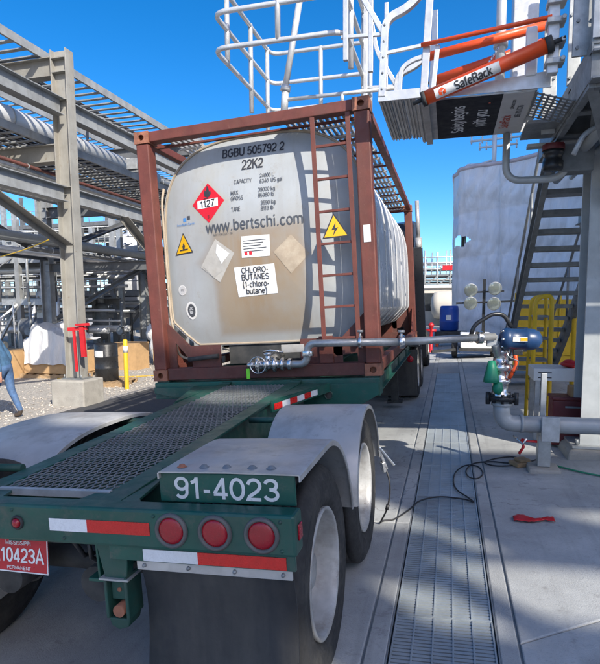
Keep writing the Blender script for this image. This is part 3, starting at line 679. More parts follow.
for k, (x, sag) in enumerate(((-.28, .10), (.22, .07), (.30, .12))):
    q = MB(); q.tube([(x, .12+.06*t+.03*sin(t*2+k), .80-.02*t-sag*sin(pi*min(1, t/6))) for t in range(9)], .011, 6); q.build('air_line', M['hose'], tr)
q = MB(); q.tube([(-.1+.18*t, .08, .835-.02*sin(t*1.3)) for t in range(7)], .008, 6); q.build('wiring', M['hose'], tr)
q = MB(); q.cyl((-.55, .75, .62), (.0, .75, .62), .12, n=20); q.build('air_tank', M['under_dark'], tr)
for s in (1, -1):
    for x, z in ((.30, .875), (.72, .985), (1.24, .985), (1.24, .875), (.05, .985)):
        q = MB(); q.lathe([(0, -.006), (.006, -.005), (.008, 0)], (s*x, 0, z), (0,1,0), 8); q.build('bolt', M['green_dirty'], bumper)
# ------------------------------------------------------------------ tank container
CW, CH, CL = 2.438, 2.591, 6.058
ct = thing('tank_container', 'grey tank container in a rust red frame standing on the trailer', 'container', pad(-2.99, 5.235, 1.09), PROT)
def casting(x, y, z, sx, sy):
    q = MB(); w, l, h = .162, .178, .118
    x0, x1 = (x, x+w) if sx > 0 else (x-w, x); y0, y1 = (y, y+l) if sy > 0 else (y-l, y)
    hx0, hx1, hz0, hz1 = (x0+x1)/2-.032, (x0+x1)/2+.032, z+.030, z+.088
    q.box(x0, x1, y0+.014, y1-.014, z, hz0); q.box(x0, x1, y0+.014, y1-.014, hz1, z+h); q.box(x0, hx0, y0+.014, y1-.014, hz0, hz1); q.box(hx1, x1, y0+.014, y1-.014, hz0, hz1)
    for ya in (y0, y1-.014):   # end plates with an oval hole
        n_ = 24; ov = []
        for k in range(n_):
            a = 2*pi*k/n_; ov.append(((hx0+hx1)/2+.032*cos(a), (hz0+hz1)/2+.030*sin(a)))
        sq = []
        for k in range(n_):
            a = 2*pi*k/n_; c_, s_ = cos(a), sin(a); f_ = 1/max(abs(c_), abs(s_)); sq.append(((x0+x1)/2+w/2*c_*f_, z+h/2+h/2*s_*f_))
        vs_ = [(p[0], ya, p[1]) for p in ov]+[(p[0], ya, p[1]) for p in sq]+[(p[0], ya+.014, p[1]) for p in ov]+[(p[0], ya+.014, p[1]) for p in sq]
        fs_ = []
        for k in range(n_):
            j_ = (k+1) % n_
            fs_ += [(k, j_, n_+j_, n_+k), (2*n_+k, 3*n_+k, 3*n_+j_, 2*n_+j_), (k, 2*n_+k, 2*n_+j_, j_), (n_+k, n_+j_, 3*n_+j_, 3*n_+k)]
        q.add(vs_, fs_)
    q.box(hx0-.01, hx1+.01, (y0+y1)/2-.02, (y0+y1)/2+.02, hz0-.01, hz1+.01)
    q.build('corner_casting', M['casting'], ct)
for x, sx in ((0, 1), (CW, -1)):
    for y, sy in ((0, 1), (CL, -1)):
        for z in (0, CH-.118): casting(x, y, z, sx, sy)
for y0, y1 in ((.012, .16), (CL-.16, CL-.012)):
    for x0, x1 in ((.008, .150), (CW-.150, CW-.008)):
        q = MB(); q.box(x0, x1, y0, y1, .118, CH-.118); q.build('corner_post', M['rust_red'], ct, bevel=.012)
    q = MB(); q.box(.162, CW-.162, y0+.004, y1-.02, CH-.108, CH-.006); q.build('top_beam', M['rust_red'], ct, bevel=.008)
    q = MB(); q.box(.162, CW-.162, y0+.004, y1, .006, .13); q.build('bottom_beam', M['rust_red_dark'], ct, bevel=.008)
for x0, x1 in ((.02, .10), (CW-.10, CW-.02)):
    q = MB(); q.box(x0, x1, .178, CL-.178, CH-.10, CH-.02); q.build('top_rail', M['rust_red'], ct, bevel=.006)
    q = MB(); q.box(x0, x1, .178, CL-.178, .02, .14); q.build('bottom_rail', M['rust_red'], ct, bevel=.006)
# end saddle plates below the tank
for y in (.10, CL-.12):
    q = MB(); q.box(.42, .75, y, y+.02, .13, .36); q.build('saddle_plate', M['rust_red_dark'], ct)
    q = MB(); q.box(1.62, 2.05, y, y+.02, .13, .38); q.build('saddle_plate', M['rust_red_dark'], ct)
    q = MB(); q.box(1.82, 1.96, y-.03, y, .13, .40); q.build('upright', M['rust_red'], ct, bevel=.004)
    q = MB(); q.prism([(.15, .62), (.15, .13), (.24, .13), (.24, .40), (.42, .18), (.42, .345)], (0, y, 0), (1,0,0), (0,0,1), (0,1,0), .02); q.build('corner_gusset', M['rust_red_dark'], ct)
    q = MB(); q.prism([(CW-.15, .13), (CW-.15, .62), (CW-.40, .37), (CW-.55, .30), (CW-.45, .20), (CW-.24, .22), (CW-.24, .13)], (0, y, 0), (1,0,0), (0,0,1), (0,1,0), .02); q.build('corner_gusset', M['rust_red_dark'], ct)
q = MB(); q.box(.75, 1.62, .34, .36, .13, .42); q.build('back_plate', M['under_dark'], ct)
q = MB(); q.box(1.42, 1.66, .098, .104, .25, .33); q.build('sticker', M['sticker_old'], ct)
for s in (0, 1):   # side diagonal struts to the tank
    x = .06 if s == 0 else CW-.06
    q = MB(); q.prism([(.178, .14), (.178, .60), (.75, .14)], (x-.01, 0, 0), (0,1,0), (0,0,1), (1,0,0), .02); q.build('side_gusset', M['rust_red'], ct)
    q = MB(); q.prism([(CL-.178, .60), (CL-.178, .14), (CL-.75, .14)], (x-.01, 0, 0), (0,1,0), (0,0,1), (1,0,0), .02)
    q.build('side_gusset', M['rust_red'], ct)
# tank shell
TC = V((1.219, 0, 1.40))
def outline(n=96):
    out = []; A, B = 1.118, 1.095
    for k in range(49):
        t = pi*k/48; c_, s_ = cos(t), sin(t); e = 2/3.0
        out.append((TC.x+A*math.copysign(abs(c_)**e, c_), TC.z+B*abs(s_)**e))
    out += [(TC.x-A, 1.1), (TC.x-A+.005, .85), (TC.x-A+.01, .66), (TC.x-A+.03, .61), (TC.x-A+.16, .48), (TC.x-A+.28, .375), (TC.x-A+.32, .355), (1.0, .35), (TC.x, .348), (1.45, .35), (TC.x+A-.32, .355), (TC.x+A-.28, .375), (TC.x+A-.16, .48), (TC.x+A-.03, .61), (TC.x+A-.01, .66), (TC.x+A-.005, .85), (TC.x+A, 1.1)]
    return out
OUT = outline(); NO = len(OUT)
YR, DOME = .33, .17
def dome_t(x, z):
    dx, dz = x-TC.x, z-TC.z; r = sqrt(dx*dx+dz*dz)
    if r < 1e-6: return 0
    best = 1e9
    for k in range(NO):
        (x0, z0), (x1, z1) = OUT[k], OUT[(k+1) % NO]; ax, az = x0-TC.x, z0-TC.z; ex, ez = x1-x0, z1-z0
        den = dx*ez-dz*ex
        if abs(den) < 1e-9: continue
        t = (ax*ez-az*ex)/den; u_ = (ax*dz-az*dx)/den
        if t > 0 and -1e-6 <= u_ <= 1+1e-6: best = min(best, t)
    return min(1, 1/best)
def dome_h(t): return YR - DOME*(1-t**2.2)
def dome_y(x, z): return dome_h(dome_t(x, z))
q = MB(); rings = [0.02+.98*(i/14)**.9 for i in range(15)]
vs_ = [(TC.x, dome_h(0), TC.z)]
for t in rings: vs_ += [(TC.x+t*(x-TC.x), dome_h(t), TC.z+t*(z-TC.z)) for x, z in OUT]
fs_ = [(0, 1+k, 1+(k+1) % NO) for k in range(NO)]
for i in range(len(rings)-1): fs_ += [(1+i*NO+k, 1+(i+1)*NO+k, 1+(i+1)*NO+(k+1) % NO, 1+i*NO+(k+1) % NO) for k in range(NO)]
q.add(vs_, fs_, True); end = q.build('tank_end', M['tank_paint'], ct)
q = MB(); secs = [(YR-.004, 1.0), (YR-.012, 1.012), (YR+.02, 1.016), (YR+.05, 1.012), (YR+.055, 1.0)]
for k in range(7): y = YR+.06+k*.74; secs += [(y, 1.0), (y+.65, 1.0), (y+.66, 1.008), (y+.70, 1.008), (y+.71, 1.0)]
secs += [(CL-.34, 1.0), (CL-.25, .8), (CL-.20, .4), (CL-.18, .02)]
vs_ = []
for y, k_ in secs: vs_ += [(TC.x+k_*(x-TC.x), y, TC.z+k_*(z-TC.z)) for x, z in OUT]
q.add(vs_, [(i*NO+k, (i+1)*NO+k, (i+1)*NO+(k+1) % NO, i*NO+(k+1) % NO) for i in range(len(secs)-1) for k in range(NO)], True)
sh = q.build('tank_shell', M['tank_clad'], ct); e_ = sh.modifiers.new('e', 'EDGE_SPLIT'); e_.split_angle = radians(38)
# edge trim band round the front end
q = MB(); q.tube([(TC.x+1.0*(x-TC.x), YR-.006, TC.z+1.0*(z-TC.z)) for x, z in OUT], .013, 6, closed=True); q.build('edge_trim', M['sticker_tan'], end)
# insulated hose down the left post
q = MB(); q.tube(rpath([(.165, .24, 2.05), (.15, .20, 1.9), (.155, .19, .7), (.21, .19, .25), (.45, .12, .20)], .1), .014, 8); q.build('drain_hose', M['sticker_tan'], ct)
# ---- decals on the end, following its curve
def warp(off): return lambda p: V((p.x, dome_y(p.x, p.z)-off, p.z))
def decal(name, corners, m_, off=.003, par=None, n=8):
    a, b, c, d_ = [V((x, 0, z)) for x, z in corners]; q = MB(); vs_ = []
    for i in range(n+1):
        for k in range(n+1):
            p = a.lerp(b, k/n).lerp(d_.lerp(c, k/n), i/n); vs_.append((p.x, dome_y(p.x, p.z)-off, p.z))
    q.add(vs_, [(i*(n+1)+k, i*(n+1)+k+1, (i+1)*(n+1)+k+1, (i+1)*(n+1)+k) for i in range(n) for k in range(n)])
    return q.build(name, m_, par or end)
def et(name, body, h, x, z, m_='black_letter', align='CENTER', sx=1.0, off=.006, par=None, wt=.12, rot=0, line=1.35):
    return lettering(name, body, h, par or end, M[m_], (x, 0, z), xdir=(cos(rot), 0, sin(rot)), ydir=(-sin(rot), 0, cos(rot)), align=align, sx=sx, warp=warp(off), wt=wt, line=line)
et('container_number', 'BGBU 505792 2', .088, 1.19, 2.335, sx=.98, wt=.15)
et('size_code', '22K2', .100, 1.19, 2.190, sx=.92, wt=.13)
et('capacity', 'CAPACITY', .042, 1.085, 2.020, 'grey_letter', sx=.9)
et('capacity', '24000 L\n6340  US gal', .042, 1.27, 2.025, 'grey_letter', 'LEFT', .9)
et('capacity', 'MAX\nGROSS', .042, .95, 1.880, 'grey_letter', 'LEFT', .9); et('capacity', '39000 kg\n85980 lb', .042, 1.25, 1.883, 'grey_letter', 'LEFT', .95)
et('capacity', 'TARE', .042, .95, 1.740, 'grey_letter', 'LEFT', .9); et('capacity', '3690 kg\n8113 lb', .042, 1.275, 1.747, 'grey_letter', 'LEFT', .95)
et('owner_web_address', 'www.bertschi.com', .112, 1.175, 1.590, 'grey_letter', sx=1.05, wt=.125)
decal('owner_mark', [(.36, 1.685), (.40, 1.685), (.40, 1.725), (.36, 1.725)], M['blue_letter'], n=2); decal('owner_mark', [(.41, 1.70), (.45, 1.70), (.45, 1.74), (.41, 1.74)], M['grey_letter'], n=2)
text('owner_mark', 'InterBulk Cards', .036, end, M['blue_letter'], (.39, 0, 1.655), warp=warp(.006))
et('note', 'NOT FOR LOT - 7B', .020, .84, 1.502, 'grey_letter', sx=1.2)
pl = decal('hazard_placard', [(.683, 1.636), (.875, 1.848), (.683, 2.050), (.490, 1.840)], M['hazard_red'])
decal('placard_panel', [(.555, 1.79), (.80, 1.80), (.80, 1.885), (.555, 1.875)], M['white_paint'], .005, pl, 4)
et('placard_number', '1127', .070, .677, 1.838, off=.0085, par=pl, rot=.03, sx=1.15, wt=.17)
flame = [(0, -.045), (.03, -.035), (.042, -.005), (.034, .03), (.022, .012), (.012, .055), (-.006, .085), (-.012, .04), (-.026, .02), (-.03, .045), (-.042, .01), (-.036, -.03)]
q = MB(); q.add([(.68+x, dome_y(.68+x, 1.945+z)-.006, 1.945+z) for x, z in flame], [tuple(range(12))]); q.add([(.68+x, dome_y(.68, 1.89)-.006, z) for x, z in ((-.045, 1.888), (.045, 1.888), (.045, 1.896), (-.045, 1.896))], [(0,1,2,3)]); q.build('placard_flame', M['black_letter'], pl)
et('placard_class', '3', .035, .683, 1.70, off=.007, par=pl)
def tri(name, pts, sym, y_off=.004, par=None, flat=None):
    cx, cz = sum(p[0] for p in pts)/3, sum(p[1] for p in pts)/3
    def yy(x, z): return (flat if flat is not None else dome_y(x, z))
    def sub(k, m_, nm, o_, pr_):
        q = MB(); P = [(cx+(x-cx)*k, cz+(z-cz)*k) for x, z in pts]; q.add([(x, yy(x, z)-o_, z) for x, z in P]+[(x, yy(x, z)-o_+.001, z) for x, z in P], [(0,1,2),(5,4,3),(0,3,4,1),(1,4,5,2),(2,5,3,0)]); return q.build(nm, m_, pr_)
    a = sub(1, M['black_letter'], name, y_off+.002, par or end); sub(.84, M['hazard_yellow'], 'warning_face', y_off+.004, a)
    q = MB(); q.add([(cx+x, yy(cx+x, cz+z)-y_off-.006, cz+z) for x, z in sym], [tuple(range(len(sym)))]); q.build('warning_symbol', M['black_letter'], a)
tri('warning_sign', [(.222, 1.340), (.462, 1.352), (.345, 1.572)], [(-.05, -.04), (.055, -.036), (.055, -.022), (.01, -.022), (.02, .01), (.0, .04), (-.015, .01), (-.012, -.026), (-.05, -.028)])
decal('peeled_placard', [(.765, 1.010), (.955, 1.300), (.745, 1.462), (.545, 1.185)], M['sticker_old'])
decal('placard_fold', [(.70, 1.06), (.80, 1.13), (.62, 1.26), (.575, 1.19)], M['sticker_old'], .0055)
decal('placard_fold', [(.80, 1.20), (.90, 1.30), (.76, 1.41), (.74, 1.32)], M['sticker'], .0055)
cd = decal('document_card', [(1.035, 1.240), (1.343, 1.238), (1.350, 1.452), (1.040, 1.458)], M['sticker'])
for k in range(5): decal('print', [(1.06, 1.405-.027*k), (1.31-.03*(k%3), 1.405-.027*k), (1.31-.03*(k%3), 1.413-.027*k), (1.06, 1.413-.027*k)], M['grey_letter'], .005, cd, 2)
decal('print', [(1.07, 1.265), (1.10, 1.265), (1.10, 1.30), (1.07, 1.30)], M['hazard_red'], .0055, cd, 1); decal('print', [(1.12, 1.265), (1.15, 1.265), (1.15, 1.30), (1.12, 1.30)], M['hazard_red'], .0055, cd, 1)
cc = decal('cargo_card', [(.957, .842), (1.392, .858), (1.380, 1.160), (.937, 1.150)], M['sticker'])
et('cargo_name', 'CHLORO-\nBUTANES\n(1-chloro-\nbutane)', .059, 1.165, 1.005, off=.008, par=cc, sx=1.05, line=1.20, wt=.135)
decal('tan_placard', [(1.55, 1.045), (1.748, 1.232), (1.570, 1.432), (1.382, 1.270)], M['sticker_tan'])
def disc(name, x, z, rx, rz, m_, off, par):
    q = MB(); P = [(x+rx*cos(a), z+rz*sin(a)) for a in [2*pi*k/20 for k in range(20)]]; q.add([(a, dome_y(a, b)-off, b) for a, b in P], [tuple(range(20))]); return q.build(name, m_, par)
e1 = disc('round_sticker', .278, .962, .055, .055, M['sticker'], .004, end); disc('sticker_ring', .278, .962, .046, .046, M['tank_clad'], .005, e1); et('sticker_mark', 'ITC', .022, .278, .962, 'grey_letter', off=.0075, par=e1)
e2 = disc('oval_sticker', .376, .735, .070, .098, M['sticker'], .004, end); disc('sticker_mark', .376, .735, .048, .072, M['grey_letter'], .0055, e2); et('sticker_print', 'UIC\nNF', .032, .376, .735, 'white_letter', off=.0085, par=e2)
# ladder
ld = MB()
for x in (1.885, 2.225): ld.box(x-.022, x+.022, .025, .035, .30, CH-.02).box(x-.006, x+.006, .035, .075, .30, CH-.02)
lad = ld.build('ladder_rails', M['rust_red'], ct, bevel=.002)
for k in range(8):
    z = 2.207-.305*k
    if z < .3: continue
    q = MB(); q.box(1.893, 2.217, .036, .066, z-.012, z+.012); q.build('rung', M['rust_red'], ct, bevel=.003)
tri('shock_sign', [(1.925, 1.335), (2.190, 1.340), (2.045, 1.572)], [(.01, .07), (-.035, -.005), (-.004, .0), (-.02, -.06), (.035, .02), (.005, .012)], .0, ct, flat=.020)
q = MB(); q.box(CW-.112, CW-.045, .008, .0115, 1.27, 1.43); q.build('post_sticker', M['sticker'], ct)
# top walkway
for x0, x1 in ((.25, .55), (1.55, 2.30)):
    y = .18
    while y < CL-.4:
        q = MB(); n_ = int((x1-x0)/.055)
        for k in range(n_): xx = x0+k*(x1-x0)/n_; q.box(xx, xx+.030, y, y+.70, CH-.055, CH-.03)
        for yy in (y, y+.34, y+.67): q.box(x0, x1, yy, yy+.03, CH-.075, CH-.052)
        q.build('walkway_panel', M['alu_sheet'], ct); y += .72
for k in range(9):
    y = .3+k*.66
    q = MB(); q.box(.10, CW-.10, y, y+.04, CH-.095, CH-.077); q.build('walkway_bearer', M['rust_red'], ct)
# top manlid and side handrail hoops
q = MB(); q.lathe([(.28, 0), (.28, .10), (.30, .10), (.30, .13), (0, .15)], (1.219, 2.6, 2.49-.06), (0,0,1), 24); q.build('manlid', M['steel_bright'], ct)
# bottom outlet valve
vl = MB(); vl.lathe([(.0, .0), (.075, 0), (.075, .025), (.045, .03), (.045, .08), (.07, .085), (.07, .105), (.048, .11), (.048, .17), (.075, .175), (.075, .20), (.04, .205), (.04, .25), (.065, .255), (.065, .28), (0, .28)], (1.21, -.07, .150), (1,0,0), 20)
vl.cyl((1.33, -.07, .15), (1.33, -.07, .27), .03); vl.cyl((1.33, -.07, .25), (1.33, -.07, .265), .05); vl.tube([(1.25, .02, .27), (1.33, .02, .285), (1.46, .02, .26)], .012, 8)
vl.cyl((1.33, -.07, .15), (1.33, .34, .22), .05)
val = vl.build('outlet_valve', M['steel_bright'], ct)
hw = [(1.245+.082*cos(a), -.150, .155+.082*sin(a)) for a in [2*pi*k/28 for k in range(28)]]
q = MB(); q.tube(hw, .0065, 8, closed=True); q.bar((1.165, -.15, .155), (1.325, -.15, .155), .009, .006); q.bar((1.245, -.15, .075), (1.245, -.15, .235), .009, .006); q.cyl((1.245, -.165, .155), (1.245, -.07, .155), .018); q.build('hand_wheel', M['steel_bright'], val)
q = MB(); q.box(1.115, 1.15, -.14, -.137, .02, .12); q.build('tag', M['lime'], val)
q = MB(); q.lathe([(0, 0), (.03, .0), (.036, .03), (.03, .07), (0, .08)], (1.11, -.07, .15), (1,0,0), 12); q.build('cap', M['steel_bright'], val)
q = MB(); q.box(.77, .80, .07, .10, .18, .24); q.cyl((.40, .05, .22), (.74, .06, .245), .025, n=10); q.build('remote_release', M['under_dark'], ct)
# ------------------------------------------------------------------ right hand side: loading arm, platform, gangway
def B(q, name, m_, root, bevel=0, kind=None):
    L = root.location if root.parent is None else root.parent.location
    q.v = [(x-L.x, y-L.y, z-L.z) for x, y, z in q.v]
    return q.build(name, m_, root, bevel=bevel, kind=kind)
def ring(q, p, axis, r, t): p = V(p); a = V(axis).normalized(); q.cyl(p-a*t/2, p+a*t/2, r, n=20)
arm = thing('loading_pipe', 'steel loading pipe crossing from the tank valve to a blue actuator', 'loading arm', (.55, 5.7, gz(.55)))
q = MB(); A = V((-1.565, 5.165, 1.160)); Bp = V((-.42, 5.135, 1.392)); Cp = V((.42, 5.50, 1.425))
q.tube(rpath([A, (-1.33, 5.15, 1.165), (-1.31, 5.13, 1.368), Bp], .075, 6), .036, 14); B(q, 'arm_pipe', M['pipe_steel'], arm)
q = MB(); q.tube([Bp, Cp], .036, 14); B(q, 'arm_pipe', M['pipe_steel'], arm)
for p, ax, r, t in (((-1.50, 5.16, 1.16), (1,0,0), .058, .035), ((-1.315, 5.14, 1.27), (0,0,1), .06, .05), ((-.80, 5.132, 1.385), (1,0,0), .062, .03), ((-.42, 5.135, 1.392), (1,.2,0), .062, .05), ((.28, 5.44, 1.42), (1,.4,0), .06, .05)):
    q = MB(); ring(q, p, ax, r, t); B(q, 'coupling', M['steel_bright'], arm, .004)
for x in (-.80, -.42):
    q = MB(); q.cyl((x, 5.1, 1.39), (x, 5.1, 1.50), .012, n=8); ring(q, (x, 5.1, 1.49), (0,0,1), .03, .02); B(q, 'vent_plug', M['pipe_steel'], arm)
q = MB(); q.box(.02, .07, 5.325, 5.33, 1.40, 1.43); B(q, 'pipe_marker', M['red_paint'], arm)
q = MB(); q.lathe([(0, -.03), (.055, -.03), (.09, -.012), (.104, .02), (.104, .05), (.099, .055), (.099, .185), (.104, .19), (.104, .22), (.098, .27), (.078, .315), (.04, .34), (0, .345)], (.50, 5.52, 1.405), (1, .12, -.03), 28); act = B(q, 'actuator', M['navy'], arm)
q = MB(); q.box(.575, .70, 5.426, 5.431, 1.385, 1.425); B(q, 'data_label', M['sticker'], arm); q = MB(); q.box(.64, .70, 5.423, 5.4255, 1.39, 1.42); B(q, 'data_label', M['hazard_yellow'], arm)
for k in range(6):
    a = 2*pi*k/6; q = MB(); q.cyl((.475, 5.515+.085*cos(a), 1.405+.085*sin(a)), (.50, 5.515+.085*cos(a), 1.405+.085*sin(a)), .011, n=6); B(q, 'bolt', M['steel_bright'], arm)
q = MB(); q.tube(rpath([(.52, 5.44, 1.30), (.54, 5.42, 1.24), (.64, 5.45, 1.20), (.60, 5.55, 1.05)], .04), .006, 6); B(q, 'air_tubing', M['steel_bright'], arm)
q = MB(); q.box(.58, .66, 5.40, 5.47, 1.26, 1.31); B(q, 'solenoid', M['black_paint'], arm, .004)
q = MB(); q.tube(rpath([(.20, 5.42, 1.44), (.23, 5.42, 1.54), (.40, 5.45, 1.645), (.50, 5.48, 1.63), (.56, 5.5, 1.52)], .06), .020, 10); B(q, 'balance_lever', M['black_paint'], arm)
q = MB(); q.lathe([(0, 1.40), (.055, 1.40), (.062, 1.30), (.085, 1.30), (.085, 1.26), (.065, 1.25), (.075, 1.16), (.11, 1.15), (.11, 1.10), (.08, 1.09), (.07, 1.02), (.095, 1.01), (.10, .98), (.075, .96), (.07, .88), (.085, .87), (.085, .82), (0, .82)], (.49, 5.62, 0), (0,0,1), 20); B(q, 'riser_valve', M['steel_bright'], arm)
q = MB(); q.cyl((.43, 5.52, 1.36), (.47, 5.6, 1.24), .045); q.box(.35, .45, 5.5, 5.6, 1.33, 1.44); B(q, 'swivel_body', M['pipe_steel'], arm, .006)
q = MB()
q.lathe([(0, 1.20), (.035, 1.19), (.05, 1.12), (.07, 1.03), (.075, .99), (.0, .98)], (.40, 5.50, 0), (0,0,1), 9); q.lathe([(0, .99), (.04, .99), (.05, .92), (.03, .88), (0, .88)], (.46, 5.50, 0), (0,0,1), 8); B(q, 'green_cap', M['green_plastic'], arm)
q = MB(); q.tube(rpath([(.60, 5.55, 1.30), (.63, 5.55, 1.15), (.56, 5.55, 1.02)], .05), .02, 8); B(q, 'hose_tail', M['orange'], arm)
q = MB(); q.lathe([(.0, .84), (.13, .84), (.13, .80), (.0, .80)], (.51, 5.64, 0), (0,0,1), 24)
for k in range(8): a = 2*pi*k/8; q.cyl((.51+.11*cos(a), 5.64+.11*sin(a), .775), (.51+.11*cos(a), 5.64+.11*sin(a), .865), .014, n=6)
for s in (-1, 1): q.cyl((.51+s*.13, 5.60, .76), (.51+s*.13, 5.60, .88), .022, n=10)
B(q, 'flange', M['black_paint'], arm)
q = MB(); q.tube(rpath([(.51, 5.64, .80), (.52, 5.65, .565), (3.3, 5.92, .545), (3.3, 5.92, .12)], .20, 8), .080, 18); B(q, 'feed_pipe', M['pipe_paint'], arm)
q = MB(); ring(q, (.70, 5.665, .565), (1,.1,0), .088, .03); ring(q, (.515, 5.645, .76), (0,0,1), .10, .03); B(q, 'pipe_band', M['pipe_paint'], arm)
q = MB(); q.tube([(.62, 5.55, .47), (.70, 5.5, .40), (.73, 5.5, .46)], .012, 6); B(q, 'bleed_valve', M['steel_bright'], arm)
# pipe support
sp = thing('pipe_support', 'grey steel pipe support post with bolted box under the feed pipe', 'pipe support', (.95, 5.90, gz(.95)))
q = MB(); q.box(.89, 1.01, 5.86, 5.98, gz(.95)+.04, .47); B(q, 'post', M['galv'], sp, .006)
q = MB(); q.box(.80, 1.10, 5.76, 6.06, gz(.8)-.03, gz(1.1)+.03); B(q, 'base_plate', M['concrete_block'], sp, .02)
q = MB(); q.box(.87, 1.03, 5.56, 5.60, .42, .66); B(q, 'clamp_box', M['galv'], sp, .006)
q = MB(); q.box(.89, 1.01, 5.60, 5.95, .42, .47); B(q, 'saddle', M['galv'], sp, .004)
q = MB(); q.bar((.91, 5.80, .47), (.91, 5.80, 1.05), .05, .05); B(q, 'upright', M['galv'], sp, .004)
rg = MB(); rg.tube([(.70, 5.62, .42), (.72, 5.60, .35), (.68, 5.60, .28)], .014, 6); rg.tube([(.70, 5.62, .42), (.76, 5.60, .41), (.84, 5.60, .41)], .012, 6)
tag(rg.build('red_ribbon', M['red_paint']), 'red ribbon tied below the grey feed pipe elbow', 'ribbon')
# ------------------------------------------------------------------ platform
pf = thing('loading_platform', 'grey steel loading platform on a tall column at the right edge', 'platform', (1.6, 6.6, gz(1.6)))
PZ = 3.45
def col(x, y, z1=PZ):
    q = MB(); q.ibeam((x, y, gz(x)+.12), (x, y, z1), .40, .42, .022, .016, up=(0,1,0)); B(q, 'column', M['pipe_paint'], pf, .003)
    q = MB(); q.box(x-.30, x+.30, y-.30, y+.30, gz(x)+.10, gz(x)+.125); B(q, 'base_plate', M['galv'], pf)
    for a in (-.25, .25):
        for b in (-.25, .25): q = MB(); q.cyl((x+a, y+b, gz(x)+.12), (x+a, y+b, gz(x)+.19), .02, n=6); B(q, 'anchor_bolt', M['galv_dark'], pf)
    q = MB(); q.lathe([(0, .10), (.40, .10), (.48, .06), (.52, -.1)], (x, y, gz(x)), (0,0,1), 4, False, pi/4); B(q, 'grout_pad', M['concrete_block'], pf, .02)
col(1.60, 6.62); col(4.0, 6.62); col(4.0, 12.6)
for x in (.95, 1.72, 2.6, 3.4, 4.2):
    q = MB(); q.chan((x, 4.55, PZ+.02), (x, 13.0, PZ+.02), .26, .09, .014) if x in (.95,) else q.ibeam((x, 4.55, PZ+.02), (x, 13.0, PZ+.02), .24, .12)
    if x == .95: q = MB(); q.chan((x, 4.55, PZ+.02), (x, 6.95, PZ+.02), .26, .09, .014)
    if x == 1.72: q = MB(); q.ibeam((x, 4.55, PZ+.02), (x, 6.95, PZ+.02), .24, .12)
    B(q, 'deck_beam', M['galv_dark'], pf)
for y in (4.55, 5.3, 6.0, 6.62, 6.95):
    q = MB(); q.ibeam((.95, y, PZ-.02), (4.3, y, PZ-.02), .20, .11); B(q, 'cross_beam', M['galv_dark'], pf)
for y in (8.4, 9.9, 11.4, 12.9):
    q = MB(); q.ibeam((2.6, y, PZ-.02), (4.3, y, PZ-.02), .20, .11); B(q, 'cross_beam', M['galv_dark'], pf)
q = MB()
for x0, x1, y0, y1 in ((.97, 4.25, 4.57, 6.95), (2.6, 4.25, 6.95, 13.0)):
    n_ = int((x1-x0)/.04)
    for k in range(n_): x = x0+k*.04; q.box(x, x+.006, y0, y1, PZ+.15, PZ+.185)
    n_ = int((y1-y0)/.12)
    for k in range(n_): y = y0+k*.12; q.box(x0, x1, y, y+.008, PZ+.17, PZ+.184)
B(q, 'deck_grating', M['galv_dark'], pf, kind='stuff')
q = MB(); q.box(1.0, 4.2, 4.7, 6.3, PZ+.19, PZ+.20); B(q, 'deck_plate', M['galv_dark'], pf)
# bracing and pipes under the deck
q = MB(); q.bar((1.0, 4.7, PZ-.1), (1.7, 6.45, PZ-.75), .08, .08); B(q, 'knee_brace', M['galv_dark'], pf)
q = MB(); q.bar((2.6, 6.6, PZ-.1), (1.9, 6.6, PZ-.9), .08, .08); B(q, 'knee_brace', M['galv_dark'], pf)
q = MB(); q.tube(rpath([(1.0, 5.3, 3.0), (1.07, 5.3, 3.16), (1.18, 5.3, 3.22), (2.4, 5.3, 3.25)], .08), .022, 10); B(q, 'conduit', M['galv'], pf)
q = MB(); q.box(.72, 1.25, 6.05, 6.16, 3.28, 3.31); B(q, 'shelf_bracket', M['galv'], pf)
q = MB(); q.tube(rpath([(.53, 6.15, 3.45), (.53, 6.15, 2.985), (1.08, 6.15, 2.975), (1.16, 6.15, 3.3)], .16, 8), .036, 12); B(q, 'bumper_tube', M['pipe_paint'], pf)
q = MB(); q.lathe([(0, 0), (.09, 0), (.095, .03), (.095, .08), (.085, .09), (.085, .14), (.10, .15), (.10, .18), (0, .18)], (.95, 6.0, 3.03), (0,0,1), 20); hn = B(q, 'hose_reel', M['black_paint'], pf)
q = MB(); q.lathe([(.101, .0), (.104, .005), (.104, .05), (.101, .055)], (.95, 6.0, 3.215), (0,0,1), 20); q.box(.87, 1.03, 5.93, 6.08, 3.26, 3.275); B(q, 'reel_cap', M['maroon'], pf)
# perforated hinge plate
q = MB()
for k in range(9): q.bar((.66+.0*k, 5.05+.07*k, PZ+.0), (.94, 5.05+.07*k, PZ-.09), .024, .006)
for k in range(7): t = k/6; q.bar((.66+.28*t, 5.03, PZ-.09*t+.002), (.66+.28*t, 5.64, PZ-.09*t+.002), .02, .006)
B(q, 'perforated_plate', M['galv_dark'], pf)
q = MB(); q.box(.66, .95, 5.66, 6.2, PZ-.06, PZ-.03); B(q, 'hinge_plate', M['galv_dark'], pf)
